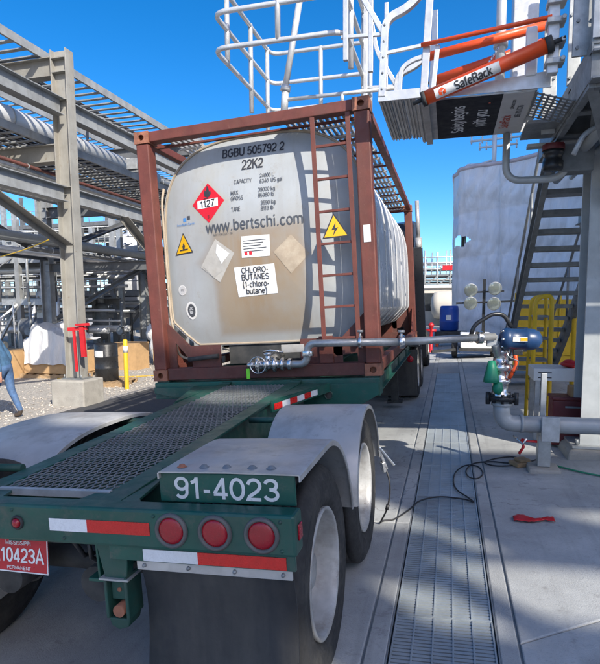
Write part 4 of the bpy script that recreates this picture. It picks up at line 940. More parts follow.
# extra metalwork on the platform edge
for k, (x, y, z0, z1, w_) in enumerate(((.93, 4.72, PZ+.12, PZ+.62, .16), (1.08, 4.60, PZ-.05, PZ+.42, .20), (1.28, 4.58, PZ+.1, PZ+1.2, .12), (.99, 5.4, PZ+.15, PZ+1.3, .10), (.88, 5.9, PZ-.1, PZ+.9, .12))):
    q = MB(); q.box(x-w_/2, x+w_/2, y-.012, y+.012, z0, z1); pl_ = B(q, 'edge_plate', M['galv'], pf, .004)
    for zz in (z0+.06, (z0+z1)/2, z1-.06):
        for xx in (x-w_*.3, x+w_*.3): q = MB(); q.cyl((xx, y-.026, zz), (xx, y-.01, zz), .013, n=6); B(q, 'bolt', M['galv_dark'], pf)
for k in range(7): q = MB(); q.bar((.98+.04*k, 4.62, PZ-.12), (1.0+.46*k, 6.9, PZ-.12), .05, .05); B(q, 'deck_brace', M['galv_dark'], pf)
for k, (x, z) in enumerate(((1.25, PZ-.20), (1.42, PZ-.18), (2.05, PZ-.22))): q = MB(); q.tube([(x, 4.5, z), (x, 7.6, z)], .03 if k else .05, 10); B(q, 'conduit', M['pipe_paint'], pf)
q = MB(); q.box(1.02, 1.34, 6.1, 6.3, PZ-.42, PZ-.14); B(q, 'junction_box', M['galv_dark'], pf, .01)
q = MB(); q.box(1.25, 1.5, 5.0, 5.2, PZ-.36, PZ-.14); B(q, 'light_fitting', M['galv'], pf, .01)
# railing
for x, y in ((.99, 4.6), (1.9, 4.6), (2.9, 4.6), (4.2, 4.6), (.99, 6.5)):
    q = MB(); q.box(x-.035, x+.035, y-.035, y+.035, PZ+.1, PZ+1.35); B(q, 'rail_post', M['galv'], pf, .004)
for z in (.70, 1.25):
    q = MB(); q.tube([(.99, 4.6, PZ+z), (4.2, 4.6, PZ+z)], .025, 10); B(q, 'handrail', M['galv'], pf)
q = MB(); q.box(.95, 4.25, 4.535, 4.545, PZ+.17, PZ+.34); B(q, 'toe_board', M['galv'], pf)
# ------------------------------------------------------------------ stair
stt = thing('steel_stair', 'grey open tread steel stair rising to the platform behind the column', 'stair', (1.5, 12.0, gz(1.5)))
X0, X1 = 1.13, 1.93; s0 = V((0, 12.1, .12)); s1 = V((0, 6.95, 3.60))
for x in (X0, X1):
    q = MB(); q.chan((x, s0.y, s0.z), (x, s1.y, s1.z), .26, .07, .012, flip=1 if x == X0 else -1); B(q, 'stringer', M['galv_dark'], stt)
    q = MB(); q.tube(rpath([(x, 12.0, .3), (x, 12.0, 1.15), (x, 6.95, 4.6)], .12), .022, 8); B(q, 'stair_rail', M['galv_dark'], stt)
    for k in range(4):
        t = .08+k*.28; p = s0.lerp(s1, t); q = MB(); q.tube([(x, p.y, p.z+.1), (x, p.y, p.z+1.0)], .02, 8); B(q, 'rail_post', M['galv_dark'], stt)
q = MB(); q.box(-(X1-X0)/2+.014, (X1-X0)/2-.014, -.13, .13, -.032, .032); tm = q.mesh('tread', M['galv_dark'])
NT = 17
for k in range(NT):
    p = s0.lerp(s1, (k+.5)/NT); put('tread', tm, stt, loc=((X0+X1)/2-1.5, p.y-12.0, p.z+.02-stt.location.z), bevel=.004)
# ------------------------------------------------------------------ gangway
gw = thing('folding_gangway', 'aluminium folding gangway with orange spring tubes and tubular safety cage', 'gangway', (.75, 5.6, 3.45))
GZ = 3.47; YA, YB = 5.0, 6.2
for y in (YA, YB):
    q = MB(); q.prism([(-.22, GZ+.01), (.76, GZ), (.76, GZ+.13), (-.22, GZ+.06)], (0, y, 0), (1,0,0), (0,0,1), (0,1,0), .012); B(q, 'side_channel', M['alu'], gw, .002)
q = MB(); q.box(-.20, .66, YA+.02, YB-.01, GZ-.006, GZ+.006); bn = B(q, 'deck_pan', M['alu_sheet'], gw)
q = MB(); q.box(-.145, .40, YA+.03, YB-.03, GZ-.010, GZ-.0062); B(q, 'banner', M['banner_dark'], gw)
q = MB(); q.box(.40, .645, YA+.03, YB-.03, GZ-.010, GZ-.0062); B(q, 'banner', M['banner_light'], gw)
gl = gw.location
def gt(body, size, x, y, m_, sx=1): lettering('banner_lettering', body, size*.7, gw, M[m_], V((x, y, GZ-.0115))-gl, xdir=(0,-1,0), ydir=(-1,0,0), sx=sx, wt=.15)
gt('Safety begins', .165, .04, 5.60, 'white_letter'); gt('with you', .165, .24, 5.60, 'white_letter'); gt('.', .2, .24, 5.20, 'orange'); gt('SafeRack', .12, .475, 5.78, 'banner_gap'); gt('866.761.7225', .07, .57, 5.50, 'grey_letter'); gt('saferack.com', .05, .50, 5.30, 'grey_letter')
# stepped planks at the outer end
for k in range(4):
    x0 = -.63+k*.108; z = GZ+.03 if k < 3 else GZ-.02
    q = MB(); q.box(x0, x0+.10, YA+.005, YB, z, z+.045)
    for r_ in (.02, .05, .08): q.box(x0+r_-.006, x0+r_+.006, YA+.01, YB-.005, z-.014, z)
    B(q, 'step_plank', M['alu_sheet'], gw, .003)
q = MB(); q.box(-.635, -.20, YA-.012, YA+.004, GZ+.02, GZ+.10); B(q, 'step_side', M['alu'], gw, .003)
q = MB(); q.box(-.26, -.20, YA-.02, YB, GZ-.05, GZ+.02); B(q, 'end_channel', M['alu_sheet'], gw, .003)
# railing frames of flat tube
def fr(pts, r=.034, rad=.10, name='rail_frame', closed=False):
    q = MB(); q.tube(rpath(pts, rad, 6), r*1.25, 4, phase=pi/4); q.s = [False]*len(q.s); B(q, name, M['alu'], gw, .004)
for y in (YA+.01, YB-.01):
    fr([(-.60, y, GZ+.06), (-.575, y, GZ+.70), (-.38, y, GZ+.76), (-.20, y, GZ+.95)])
    fr([(-.245, y, GZ+.05), (-.20, y, GZ+.95), (-.20, y, 4.75)])
    fr([(-.45, y, GZ+.06), (-.44, y, GZ+.28), (-.34, y, GZ+.34), (-.20, y, GZ+.36)], .02, .06)
    fr([(-.17, y-.03, GZ+.05), (-.135, y-.03, GZ+.42)], .022)
    fr([(-.585, y, GZ+.42), (-.225, y, GZ+.45)], .016)
    fr([(-.57, y, GZ+.55), (-.80, y, GZ+.95), (-.86, y, 4.75)], .024)
    fr([(-.92, y, GZ+.40), (-.92, y, 4.9)], .024); fr([(-.70, y, GZ+.28), (-.70, y, 4.9)], .022)
    fr([(-.96, y, GZ+.60), (-.59, y, GZ+.58)], .016)
for k in range(5):
    q = MB(); z = GZ+.12+k*.13; x = -.598+k*.005; q.lathe([(0, -.035), (.011, -.034), (.011, -.026)], (x, YA+.01, z), (0,1,0), 6); B(q, 'bolt', M['galv_dark'], gw)
# orange spring tubes
def spring(p0, p1, r, lab=False):
    p0, p1 = V(p0), V(p1); d = (p1-p0).normalized()
    q = MB(); q.tube([p0, p1], r, 20); t_ = B(q, 'spring_tube', M['orange'], gw)
    q = MB(); q.tube([p1-d*.02, p1+d*.03], r*1.08, 18); q.tube([p1, p1+d*.12], r*.3, 10); B(q, 'tube_end', M['under_dark'], gw); q = MB(); q.tube([p0-d*.02, p0+d*.015], r*1.06, 18); q.tube([p0-d*.10, p0], r*.3, 10); B(q, 'tube_end', M['under_dark'], gw)
    if lab:
        side = V((0, -1, 0)); n_ = (side - d*side.dot(d)).normalized(); n_ = (n_*.92 - V((0,0,1))*.38); n_ = (n_-d*n_.dot(d)).normalized(); up = n_.cross(d)*1
        if up.z < 0: up = -up
        q = MB(); mid = p0.lerp(p1, .36); W_, na = .52, 9; vs_ = []
        for i in range(na):
            a = radians(-42+84*i/(na-1)); nn = n_*cos(a)+up*sin(a)
            for s_ in (-.5, .5): vs_.append(mid+d*W_*s_+nn*(r+.002))
        q.add(vs_, [(2*i, 2*i+1, 2*i+3, 2*i+2) for i in range(na-1)], True); B(q, 'tube_label', M['sticker'], gw)
        def wr(p):
            p = p+gl; v = p-mid; a = v.dot(up)/r; return mid+d*v.dot(d)+(n_*cos(a)+up*sin(a))*(r+.0045)-gl
        lettering('label_lettering', 'SafeRack', .064, gw, M['black_letter'], mid+d*.05-gl, xdir=d, ydir=up, warp=wr, wt=.17)
        q = MB(); c_ = mid-d*.20
        for k in range(3):
            a0 = pi/6+k*2*pi/3; P = [(0,0)]+[(.032*cos(a0+j_*pi/3), .032*sin(a0+j_*pi/3)) for j_ in range(3)]
            P = [(x*.9+.004*cos(a0+pi/3), y*.9+.004*sin(a0+pi/3)) for x, y in P]
            q.add([wr(c_+d*x+up*y-gl)+gl for x, y in P], [(0,1,2,3)])
        B(q, 'label_mark', M['orange'], gw)
spring((-.235, 4.93, 3.455), (.70, 4.80, 3.715), .058, True)
spring((-.20, YB+.02, 4.07), (.86, YB-.02, 4.30), .050)
q = MB(); q.tube([(-.27, 4.96, 3.90), (.72, 4.82, 3.925)], .018, 10); B(q, 'link_rod', M['orange'], gw)
q = MB(); q.tube([(-.24, 5.4, 3.98), (.82, 5.4, 4.13)], .040, 14); B(q, 'link_rod', M['orange'], gw)
# hinge post
q = MB(); q.box(.70, .78, 4.84, 4.92, GZ+.05, 4.12); B(q, 'hinge_post', M['alu'], gw, .006)
for z in (3.60, 3.74, 3.90, 4.04):
    q = MB(); q.box(.685, .82, 4.80, 4.93, z-.02, z+.02); q.cyl((.80, 4.80, z), (.80, 4.77, z), .018, n=8); B(q, 'hinge_clamp', M['galv'], gw, .004)
q = MB(); q.box(.56, .64, 4.98, 5.06, GZ+.1, 3.95); B(q, 'latch_plate', M['white_paint'], gw, .01)
q = MB(); q.cyl((.40, 5.5, GZ), (.40, 5.5, 5.4), .042, n=14); ring(q, (.40, 5.5, 4.05), (0,0,1), .062, .05); ring(q, (.40, 5.5, 4.55), (0,0,1), .062, .05); B(q, 'lift_post', M['alu'], gw)
q = MB(); q.box(.52, .74, 5.7, 5.9, GZ, 5.3); B(q, 'lift_mast', M['alu'], gw, .01)
ch = [V((.40, 5.46, 4.05)).lerp(V((.02, 5.1, 3.62)), k/40) - V((0,0,.10*sin(pi*k/40))) for k in range(41)]
q = MB()
for k in range(0, 40): a, b = ch[k], ch[k+1]; q.bar(a, b, .016 if k % 2 else .005, .005 if k % 2 else .016)
B(q, 'chain', M['steel_bright'], gw)
# cage over the container
CX0, CX1, CY0, CY1 = -2.25, -.96, 5.2, 7.0
for z in (4.21, 4.54, 4.90):
    q = MB(); q.tube(rpath([(CX0, CY0, z), (CX1, CY0, z), (CX1, CY1, z), (CX0, CY1, z)], .14, 7, True), .024, 10, closed=True); B(q, 'cage_rail', M['alu'], gw)
for x, y, z0 in ((CX0, 5.55, 4.21), (CX0, 6.25, 3.95), (CX0, 6.85, 3.9), (CX1, 5.5, 4.0), (CX1, 6.3, 3.95), (CX1, 6.85, 3.9), (-1.6, CY0, 4.21), (-1.6, CY1, 3.95)):
    q = MB(); q.cyl((x, y, z0), (x, y, 4.92), .026, n=12); B(q, 'cage_post', M['alu'], gw)
q = MB(); q.cyl((-1.60, 6.05, 5.05), (-1.78, 6.05, 4.12), .034, n=12); ring(q, (-1.78, 6.05, 4.10), (.2,0,1), .055, .06); q.cyl((-1.78, 6.05, 4.1), (-1.8, 6.05, 3.85), .04); B(q, 'cage_arm', M['alu'], gw)
q = MB(); q.tube([(-1.78, 6.05, 3.98), (-.60, 6.05, 3.98)], .02, 10); q.cyl((-1.15, 6.05, 3.88), (-1.15, 6.05, 3.98), .02); B(q, 'cage_rail', M['alu'], gw)
# ------------------------------------------------------------------ things by the platform foot
wb = thing('work_bench', 'white topped work bench partly behind the big grey column', 'bench', (1.35, 7.35, gz(1.35)))
q = MB(); q.box(1.0, 1.95, 7.1, 7.6, .80, .95); B(q, 'top', M['white_paint'], wb, .008)
for x in (1.05, 1.9):
    for y in (7.14, 7.56): q = MB(); q.box(x-.025, x+.025, y-.025, y+.025, gz(1.35), .80); B(q, 'leg', M['galv'], wb)
for z in (.84, .90): q = MB(); q.box(1.05, 1.20, 7.096, 7.099, z-.006, z+.006); B(q, 'slot', M['under_dark'], wb)
bg_ = MB(); vs_ = []
bg_.ball((1.48, 7.3, .99), .16, .12, .045, 14, 7); bg_.ball((1.42, 7.28, 1.02), .07, .06, .03)
tag(bg_.build('red_cloth', M['red_paint']), 'bunched red cloth lying on the white bench', 'cloth')
bk = MB(); bk.ball((1.68, 7.35, 1.02), .13, .12, .07, 12, 7); bk.tube(rpath([(1.60, 7.3, 1.0), (1.62, 7.3, 1.10), (1.75, 7.3, 1.09)], .05), .015, 8)
tag(bk.build('black_bag', M['black_paint']), 'small black bag behind the red cloth on the bench', 'bag')
tb = thing('tool_chest', 'dark red steel tool chest under the bench beside the column', 'tool chest', (1.38, 6.98, gz(1.38)))
q = MB(); q.box(1.17, 1.62, 6.78, 7.08, gz(1.3)+.03, .62); B(q, 'body', M['maroon'], tb, .012)
q = MB(); q.box(1.16, 1.63, 6.77, 7.09, .622, .66); B(q, 'lid', M['maroon'], tb, .01)
for z in (.25, .42, .55): q = MB(); q.box(1.30, 1.48, 6.766, 6.778, z-.01, z+.01); B(q, 'handle', M['galv_dark'], tb)
cb = MB(); cb.box(1.36, 1.55, 6.82, 7.02, .662, .78); tag(cb.build('cardboard_box', M['cardboard'], bevel=.004), 'small cardboard box standing on the dark red tool chest', 'box')
# yellow step ladder rails
yl = thing('yellow_ladder', 'yellow tubular ladder hoop standing in front of the stair foot', 'ladder', (1.18, 8.0, gz(1.18)))
for dy in (0, .45):
    q = MB(); q.tube(rpath([(1.10, 8+dy, gz(1.1)), (1.12, 8+dy, 1.80), (1.32, 8+dy, 1.84), (1.33, 8+dy, gz(1.3))], .09), .030 if dy == 0 else .026, 12); B(q, 'hoop', M['yellow'], yl)
for k in range(5): z = .35+k*.3; q = MB(); q.box(1.12, 1.32, 8.0, 8.45, z-.012, z+.012); B(q, 'step', M['galv_dark'], yl, .003)
# yellow panel fence behind the stair
yf = thing('yellow_barrier', 'row of bright yellow steel barrier panels behind the grey stair', 'barrier', (2.2, 13.2, gz(2.2)))
for k in range(4):
    x0 = 1.45+k*.92
    q = MB(); q.box(x0, x0+.88, 13.2, 13.24, gz(2)+.1, 1.80); B(q, 'panel', M['yellow'], yf, .01)
    q = MB(); q.box(x0-.04, x0+.0, 13.17, 13.26, gz(2), 1.95); B(q, 'post', M['yellow'], yf, .008)
    for z in (.6, 1.2): q = MB(); q.box(x0+.05, x0+.83, 13.17, 13.198, z-.03, z+.03); B(q, 'rib', M['yellow'], yf, .006)
ym = thing('yellow_machine_guard', 'yellow tubular guard rail between the stair and the column', 'guard rail', (2.0, 9.4, gz(2)))
for x in (1.98, 2.2): q = MB(); q.tube(rpath([(x, 9.4, gz(2)), (x, 9.4, 1.75), (x, 9.9, 1.75), (x, 9.9, gz(2))], .12), .035, 10); B(q, 'hoop', M['yellow'], ym)
# cable, clip, rag, hose
cbp = [(-.465, 4.27, .46), (-.43, 4.24, .36), (-.425, 4.22, .24), (-.45, 4.22, .12), (-.50, 4.28, .0), (-.49, 4.35, -.018), (-.40, 4.40, -.012), (-.30, 4.62, -.01), (-.22, 4.84, 0), (-.05, 4.96, .01), (.17, 4.92, .018), (.235, 4.86, .02), (.20, 4.96, .02), (.10, 5.18, .014), (.07, 5.45, .014), (.10, 5.75, .015), (.20, 5.98, .02), (.32, 5.95, .025), (.36, 5.72, .026), (.30, 5.54, .024), (.22, 5.58, .02), (.20, 5.80, .02), (.28, 6.05, .025), (.46, 6.14, .032), (.66, 6.10, .042), (.80, 6.22, .05), (.70, 6.34, .045), (.52, 6.26, .036), (.40, 6.10, .03), (.52, 5.98, .036), (.75, 6.05, .045), (.98, 6.3, .06)]
def smooth_curve(P, n=8):
    P = [V(p) for p in P]; out = []
    for i in range(len(P)-1):
        p0, p1, p2, p3 = P[max(i-1, 0)], P[i], P[i+1], P[min(i+2, len(P)-1)]
        for k in range(n):
            t = k/n; out.append(.5*((2*p1)+(p2-p0)*t+(2*p0-5*p1+4*p2-p3)*t*t+(3*p1-p0-3*p2+p3)*t**3))
    return out+[P[-1]]
cpts = [V((p.x, p.y, max(p.z, gz(p.x)+.009))) for p in smooth_curve(cbp)]
gc = thing('grounding_cable', 'thin black grounding cable looping over the drain from the front wheel', 'cable', (0, 5, 0))
q = MB(); q.tube(cpts, .007, 8); B(q, 'cord', M['hose'], gc)
q = MB(); q.cyl((-.437, 4.22, .17), (-.446, 4.22, .13), .014, n=8); B(q, 'splice', M['hose'], gc)
q = MB(); q.bar((-.52, 4.26, .60), (-.46, 4.29, .44), .04, .022); q.bar((-.515, 4.25, .62), (-.40, 4.30, .47), .03, .018); q.bar((-.49, 4.26, .50), (-.475, 4.27, .42), .05, .025); B(q, 'clamp', M['steel_bright'], gc, .003)
rag = MB(); vs_ = []; nr = 14
for i in range(nr+1):
    for k in range(7):
        t = i/nr; x = .52+.30*t; wdt = .05+.04*sin(t*7)*(1-t*.5); y = 4.50+(k/6-.5)*wdt*1.6+.02*sin(t*9); z = gz(x)+.012+.018*abs(sin(i*1.3+k*.9))*(1-abs(k/3-1)*.6)
        vs_.append((x, y, z))
rag.add(vs_, [(i*7+k, i*7+k+1, (i+1)*7+k+1, (i+1)*7+k) for i in range(nr) for k in range(6)], True)
o = rag.build('red_rag', M['red_paint']); tag(o, 'crumpled red rag lying on the concrete right of the drain', 'rag'); so = o.modifiers.new('s', 'SOLIDIFY'); so.thickness = .004
gh = MB(); gh.tube([V((p.x, p.y, gz(p.x)+.012)) for p in smooth_curve([(.95, 6.15, 0), (1.1, 6.0, 0), (1.35, 5.75, 0), (1.8, 5.5, 0), (2.6, 5.35, 0)])], .009, 8)
tag(gh.build('green_hose', M['green_hose']), 'thin green hose on the concrete running right from the pipe support', 'hose')
pb = MB(); pb.box(-.10, .10, -.08, .08, 0, .045); pb.box(-.05, .07, -.06, .06, .045, .075)
tag(pb.build('wood_block', M['wood'], loc=(.76, 6.05, gz(.76)), rot=(0, 0, .5), bevel=.008), 'small wooden chock lying in the cable coil by the pipe support', 'block')
# ------------------------------------------------------------------ left pipe rack
RX0, RX1 = -7.45, -13.0
gl_ = gz(-10)-.03
def rack_column(x, y, ztop, label, paint='rack_paint', base=.55, d=.36, w=.24):
    c = thing('rack_column', label, 'column', (x, y, gl_), group='pipe rack columns')
    q = MB(); q.ibeam((x, y, gl_+base), (x, y, ztop), d, w, .022, .016, up=(1,0,0)); B(q, 'shaft', M[paint], c, .003)
    q = MB(); q.box(x-.24, x+.24, y-.18, y+.18, gl_+base-.02, gl_+base+.006); B(q, 'base_plate', M['galv_dark'], c)
    for a in (-.2, .2):
        for b in (-.14, .14): q = MB(); q.cyl((x+a, y+b, gl_+base), (x+a, y+b, gl_+base+.08), .016, n=6); B(q, 'anchor_bolt', M['galv_dark'], c)
    for z in (ztop-.16, ztop-.42, 4.1, 5.78):
        q = MB(); q.box(x-.155, x+.155, y-.115, y-.01, z-.008, z+.008); B(q, 'stiffener', M[paint], c)
    return c
def pedestal(x, y, h, label):
    p = MB(); p.box(x-.39, x+.39, y-.34, y+.34, gl_-.1, gl_+h-.021); return tag(p.build('concrete_pedestal', M['concrete_block'], bevel=.03), label, 'pedestal', 'concrete pedestals')
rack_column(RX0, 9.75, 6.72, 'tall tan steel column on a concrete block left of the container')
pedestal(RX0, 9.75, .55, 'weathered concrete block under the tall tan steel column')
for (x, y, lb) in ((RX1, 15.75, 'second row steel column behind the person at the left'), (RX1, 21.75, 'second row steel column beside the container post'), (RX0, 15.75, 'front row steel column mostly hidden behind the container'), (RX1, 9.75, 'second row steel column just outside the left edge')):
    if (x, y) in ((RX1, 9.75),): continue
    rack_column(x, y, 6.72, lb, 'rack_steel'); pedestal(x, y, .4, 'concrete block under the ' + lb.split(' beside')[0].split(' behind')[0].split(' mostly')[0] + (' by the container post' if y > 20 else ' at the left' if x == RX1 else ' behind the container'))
def beam(name, a, b, d, w, label, m_='rack_steel', group='pipe rack beams', ch=False):
    o_ = MB(); (o_.chan(a, b, d, w, .014) if ch else o_.ibeam(a, b, d, w, .018, .012)); ob = o_.build(name, M[m_], bevel=.002); return tag(ob, label, 'beam', group)
beam('steel_beam', (RX0, 2.0, 5.62), (RX0, 9.62, 5.62), .33, .22, 'upper pale strut meeting the tall column from the left edge')
beam('steel_beam', (RX0, 9.88, 5.62), (RX0, 26, 5.62), .33, .22, 'upper pale strut running from the tall column behind the container')
beam('steel_beam', (RX0, 2.0, 3.95), (RX0, 9.62, 3.95), .30, .20, 'lower pale strut meeting the tall column from the left edge')
beam('steel_beam', (RX0, 9.88, 3.95), (RX0, 26, 3.95), .30, .20, 'lower pale strut running from the tall column behind the container')
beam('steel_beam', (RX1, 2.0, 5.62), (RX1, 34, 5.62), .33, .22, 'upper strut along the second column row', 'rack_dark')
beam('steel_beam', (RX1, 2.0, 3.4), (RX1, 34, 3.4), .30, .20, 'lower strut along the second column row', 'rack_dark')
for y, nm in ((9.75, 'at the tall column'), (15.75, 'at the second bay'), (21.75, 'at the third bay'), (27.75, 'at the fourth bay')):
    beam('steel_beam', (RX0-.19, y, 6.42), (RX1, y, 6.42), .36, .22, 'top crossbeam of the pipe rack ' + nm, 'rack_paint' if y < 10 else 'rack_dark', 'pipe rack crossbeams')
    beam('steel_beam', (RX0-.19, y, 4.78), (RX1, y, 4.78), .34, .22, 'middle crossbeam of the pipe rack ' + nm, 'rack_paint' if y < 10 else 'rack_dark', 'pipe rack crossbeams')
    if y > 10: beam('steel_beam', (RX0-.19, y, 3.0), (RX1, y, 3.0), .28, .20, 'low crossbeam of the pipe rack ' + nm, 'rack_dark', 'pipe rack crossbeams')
for a, b, lb in (((RX0, 9.6, 2.95), (RX0, 5.0, 4.75), 'tan knee brace sloping up to the left from the tall column'),
                 ((RX0, 11.6, 3.8), (RX0, 15.4, 1.6), 'tan brace sloping down behind the container post'),
                 ((RX1, 15.9, 1.2), (RX1, 21.6, 3.3), 'pale diagonal brace rising between the second row columns'),
                 ((RX1, 15.6, 3.4), (RX1, 10.0, 5.5), 'dark diagonal brace over the left second row column'),
                 ((RX1, 15.9, 3.5), (RX1, 21.6, 5.5), 'dark diagonal brace high between the second row columns'),
                 ((RX1, 21.9, 3.4), (RX1, 27.6, 1.0), 'pale diagonal brace falling behind the container post')):
    q = MB(); q.bar(a, b, .22, .016, up=(1,0,0)); q.bar(V(a)+V((.09,0,0)), V(b)+V((.09,0,0)), .016, .20, up=(1,0,0)); tag(q.build('diagonal_brace', M['rack_paint' if 'dark' not in lb else 'rack_dark']), lb, 'brace', 'pipe rack braces')
# cable trays
def tray(x0, x1, z, y0, y1, label, h=.15, step=.30, wide=.07, cables=0):
    t = thing('cable_tray', label, 'cable tray', ((x0+x1)/2, y0, z), group='cable trays on the pipe rack')
    for x, f in ((x0, 1), (x1, -1)): q = MB(); q.chan((x, y0, z+h/2), (x, y1, z+h/2), h, .05, .008, flip=-f); B(q, 'side_rail', M['rack_steel'], t)
    q = MB(); q.box(-abs(x1-x0)/2+.01, abs(x1-x0)/2-.01, 0, wide, 0, .022); me = q.mesh('rung', M['rack_steel'])
    n_ = int((y1-y0)/step)
    for k in range(n_): put('rung', me, t, loc=(0, k*step, .012))
    for k in range(cables):
        x = min(x0, x1)+.1+k*(abs(x1-x0)-.2)/max(1, cables-1); q = MB(); q.tube([(x+random.uniform(-.03, .03), y0+i*(y1-y0)/14, z+.06+random.uniform(-.01, .01)) for i in range(15)], .024, 6); B(q, 'cable', M['hose'], t)
    return t
tray(-7.85, -9.0, 6.62, 3.0, 27, 'wide ladder cable tray along the top of the pipe rack', h=.16, step=.33, wide=.10, cables=2)
tray(-7.85, -9.7, 4.97, 3.0, 27, 'wide lower cable tray filled with dark cables', h=.15, step=.28, wide=.07, cables=14)
tray(-10.2, -11.0, 6.62, 3.0, 27, 'narrow cable tray behind the wide top tray', h=.14)
# pipes
def rpipe(x, z, r, y0, y1, m_, label, bands=0, lag=False):
    t = thing('rack_pipe', label, 'pipe', (x, y0, z), group='pipes on the pipe rack')
    q = MB()
    if lag:
        n_ = int((y1-y0)/.16); q.lathe([(0, 0)]+[p for k in range(n_) for p in ((r, k*.16), (r+.006, k*.16+.07), (r, k*.16+.15))]+[(0, n_*.16)], (x, y0, z), (0,1,0), 18)
    else: q.cyl((x, y0, z), (x, y1, z), r, n=20)
    B(q, 'run', M[m_], t)
    for k in range(bands): y = y0+.8+k*(y1-y0)/max(1, bands); q = MB(); ring(q, (x, y, z), (0,1,0), r*1.03+.006, .035); B(q, 'band', M['galv'], t)
    return t
rpipe(-9.35, 5.80, .26, 2.5, 16.5, 'white_pipe', 'fat white pipe passing behind the tall column', 6)
rpipe(-10.6, 5.22, .24, 2.5, 27, 'insulation', 'silver lagged pipe with ribbed cladding on the middle crossbeam', 0, True)
rpipe(-11.4, 5.12, .16, 2.5, 27, 'insulation', 'thinner silver lagged pipe beyond the ribbed one', 8)
rpipe(-12.2, 5.08, .12, 2.5, 27, 'pipe_steel', 'bare steel pipe farthest back on the middle crossbeam', 4)
rpipe(-8.1, 4.50, .035, 2.5, 27, 'rust_red_dark', 'thin rusty pipe hanging below the lower cable tray', 4)
rpipe(-8.4, 4.50, .05, 2.5, 27, 'galv', 'thin grey pipe beside the rusty pipe below the tray', 4)
rpipe(-9.0, 4.48, .07, 2.5, 27, 'insulation', 'small silver pipe below the lower cable tray', 5)
rpipe(-9.9, 6.05, .10, 2.5, 27, 'galv_dark', 'dark pipe under the top crossbeams', 5)
rpipe(-10.9, 5.95, .14, 2.5, 27, 'insulation', 'silver pipe hung under the top crossbeams', 6)
rpipe(-8.7, 4.35, .04, 2.5, 27, 'rack_dark', 'thin dark conduit nearest below the lower tray', 3)
rpipe(-12.0, 3.75, .13, 2.5, 34, 'pipe_paint', 'grey pipe low on the second column row', 5)
rpipe(-12.4, 3.72, .09, 2.5, 34, 'galv_dark', 'dark pipe low on the second column row', 5)
rpipe(-11.6, 3.28, .10, 10, 34, 'insulation', 'silver pipe resting on the low crossbeams', 5)
rpipe(-10.4, 3.22, .07, 12, 34, 'rack_dark', 'thin dark pipe resting on the low crossbeams', 5)
for k, (y, x) in enumerate(((10.6, -8.0), (11.9, -8.9), (13.2, -9.4), (14.4, -8.4))):
    q = MB(); q.tube(rpath([(x, y, 6.6), (x, y, 5.3), (x-.5, y, 5.0)], .2), .035, 8); tag(q.build('cable_drop', M['rack_dark']), ['dark conduit dropping between trays just right of the tall column', 'second dark conduit drop right of the tall column', 'third dark conduit drop right of the tall column', 'dark conduit drop close to the container corner'][k], 'conduit', 'conduit drops')
# bracket and box hung between trays
jb = thing('junction_box', 'grey steel junction box on a bracket above the lower cable tray', 'box', (-8.3, 13.6, 5.45))
q = MB(); q.box(-8.45, -8.15, 13.5, 13.65, 5.38, 5.66); B(q, 'body', M['galv'], jb, .01); q = MB(); q.bar((-8.9, 13.58, 5.33), (-7.5, 13.58, 5.33), .08, .05); B(q, 'bracket', M['rack_steel'], jb)
sg = thing('rack_sign', 'small blue and white sign with orange lettering hung on the rack', 'sign', (-9.7, 15.5, 6.1))
q = MB(); q.box(-9.92, -9.56, 15.45, 15.47, 5.98, 6.24); B(q, 'board', M['banner_light'], sg); q = MB(); q.box(-9.84, -9.60, 15.445, 15.449, 6.06, 6.16); B(q, 'stripe', M['orange'], sg); q = MB(); q.box(-9.92, -9.87, 15.44, 15.444, 5.98, 6.24); B(q, 'stripe', M['blue_plastic'], sg)
# yellow barrier rope between columns
q = MB(); q.tube(smooth_curve([(-7.62, 9.6, 3.15), (-9.2, 10.2, 2.92), (-12.9, 12.0, 2.75)], 10), .012, 6); tag(q.build('yellow_rope', M['yellow']), 'thin yellow rope strung from the tall column to the left', 'rope')
# ------------------------------------------------------------------ yard items, left
dm = thing('black_drum', 'black plastic drum with a white label on a wooden pallet', 'drum', (-8.5, 12.3, gl_+.12))
q = MB(); q.lathe([(0, 0), (.27, 0), (.29, .02), (.29, .30), (.30, .32), (.29, .34), (.29, .60), (.30, .62), (.29, .64), (.29, .92), (.275, .95), (.26, .93), (0, .93)], (-8.5, 12.3, gl_+.12), (0,0,1), 28); B(q, 'body', M['black_paint'], dm)
q = MB()
vs_ = []
for i in range(7):
    a = radians(-70-8*i); 
    for z in (.62, .78): vs_.append((-8.5+.305*cos(a), 12.3+.305*sin(a), gl_+.12+z))
q.add(vs_, [(2*i, 2*i+1, 2*i+3, 2*i+2) for i in range(6)], True); B(q, 'label_sheet', M['sticker'], dm)
def pallet(x, y, rz, label, L_=1.1, W_=1.0):
    t = thing('pallet', label, 'pallet', (x, y, gl_), (0, 0, rz), 'wooden pallets')
    for k in range(3): q = MB(); q.box(-L_/2, L_/2, -W_/2+k*(W_-.09)/2, -W_/2+k*(W_-.09)/2+.09, 0, .095); q.build('runner', M['wood'], t)
    q = MB(); q.box(-.05, .05, -W_/2, W_/2, .0955, .117); me = q.mesh('plank', M['wood'])
    for k in range(8): put('plank', me, t, loc=(-L_/2+.06+k*(L_-.12)/7, 0, 0), bevel=.003)
pallet(-8.45, 12.35, .2, 'wooden pallet under the black drum')
pallet(-10.9, 13.6, .1, 'wooden pallet under the plastic wrapped load', 1.9, 1.2)
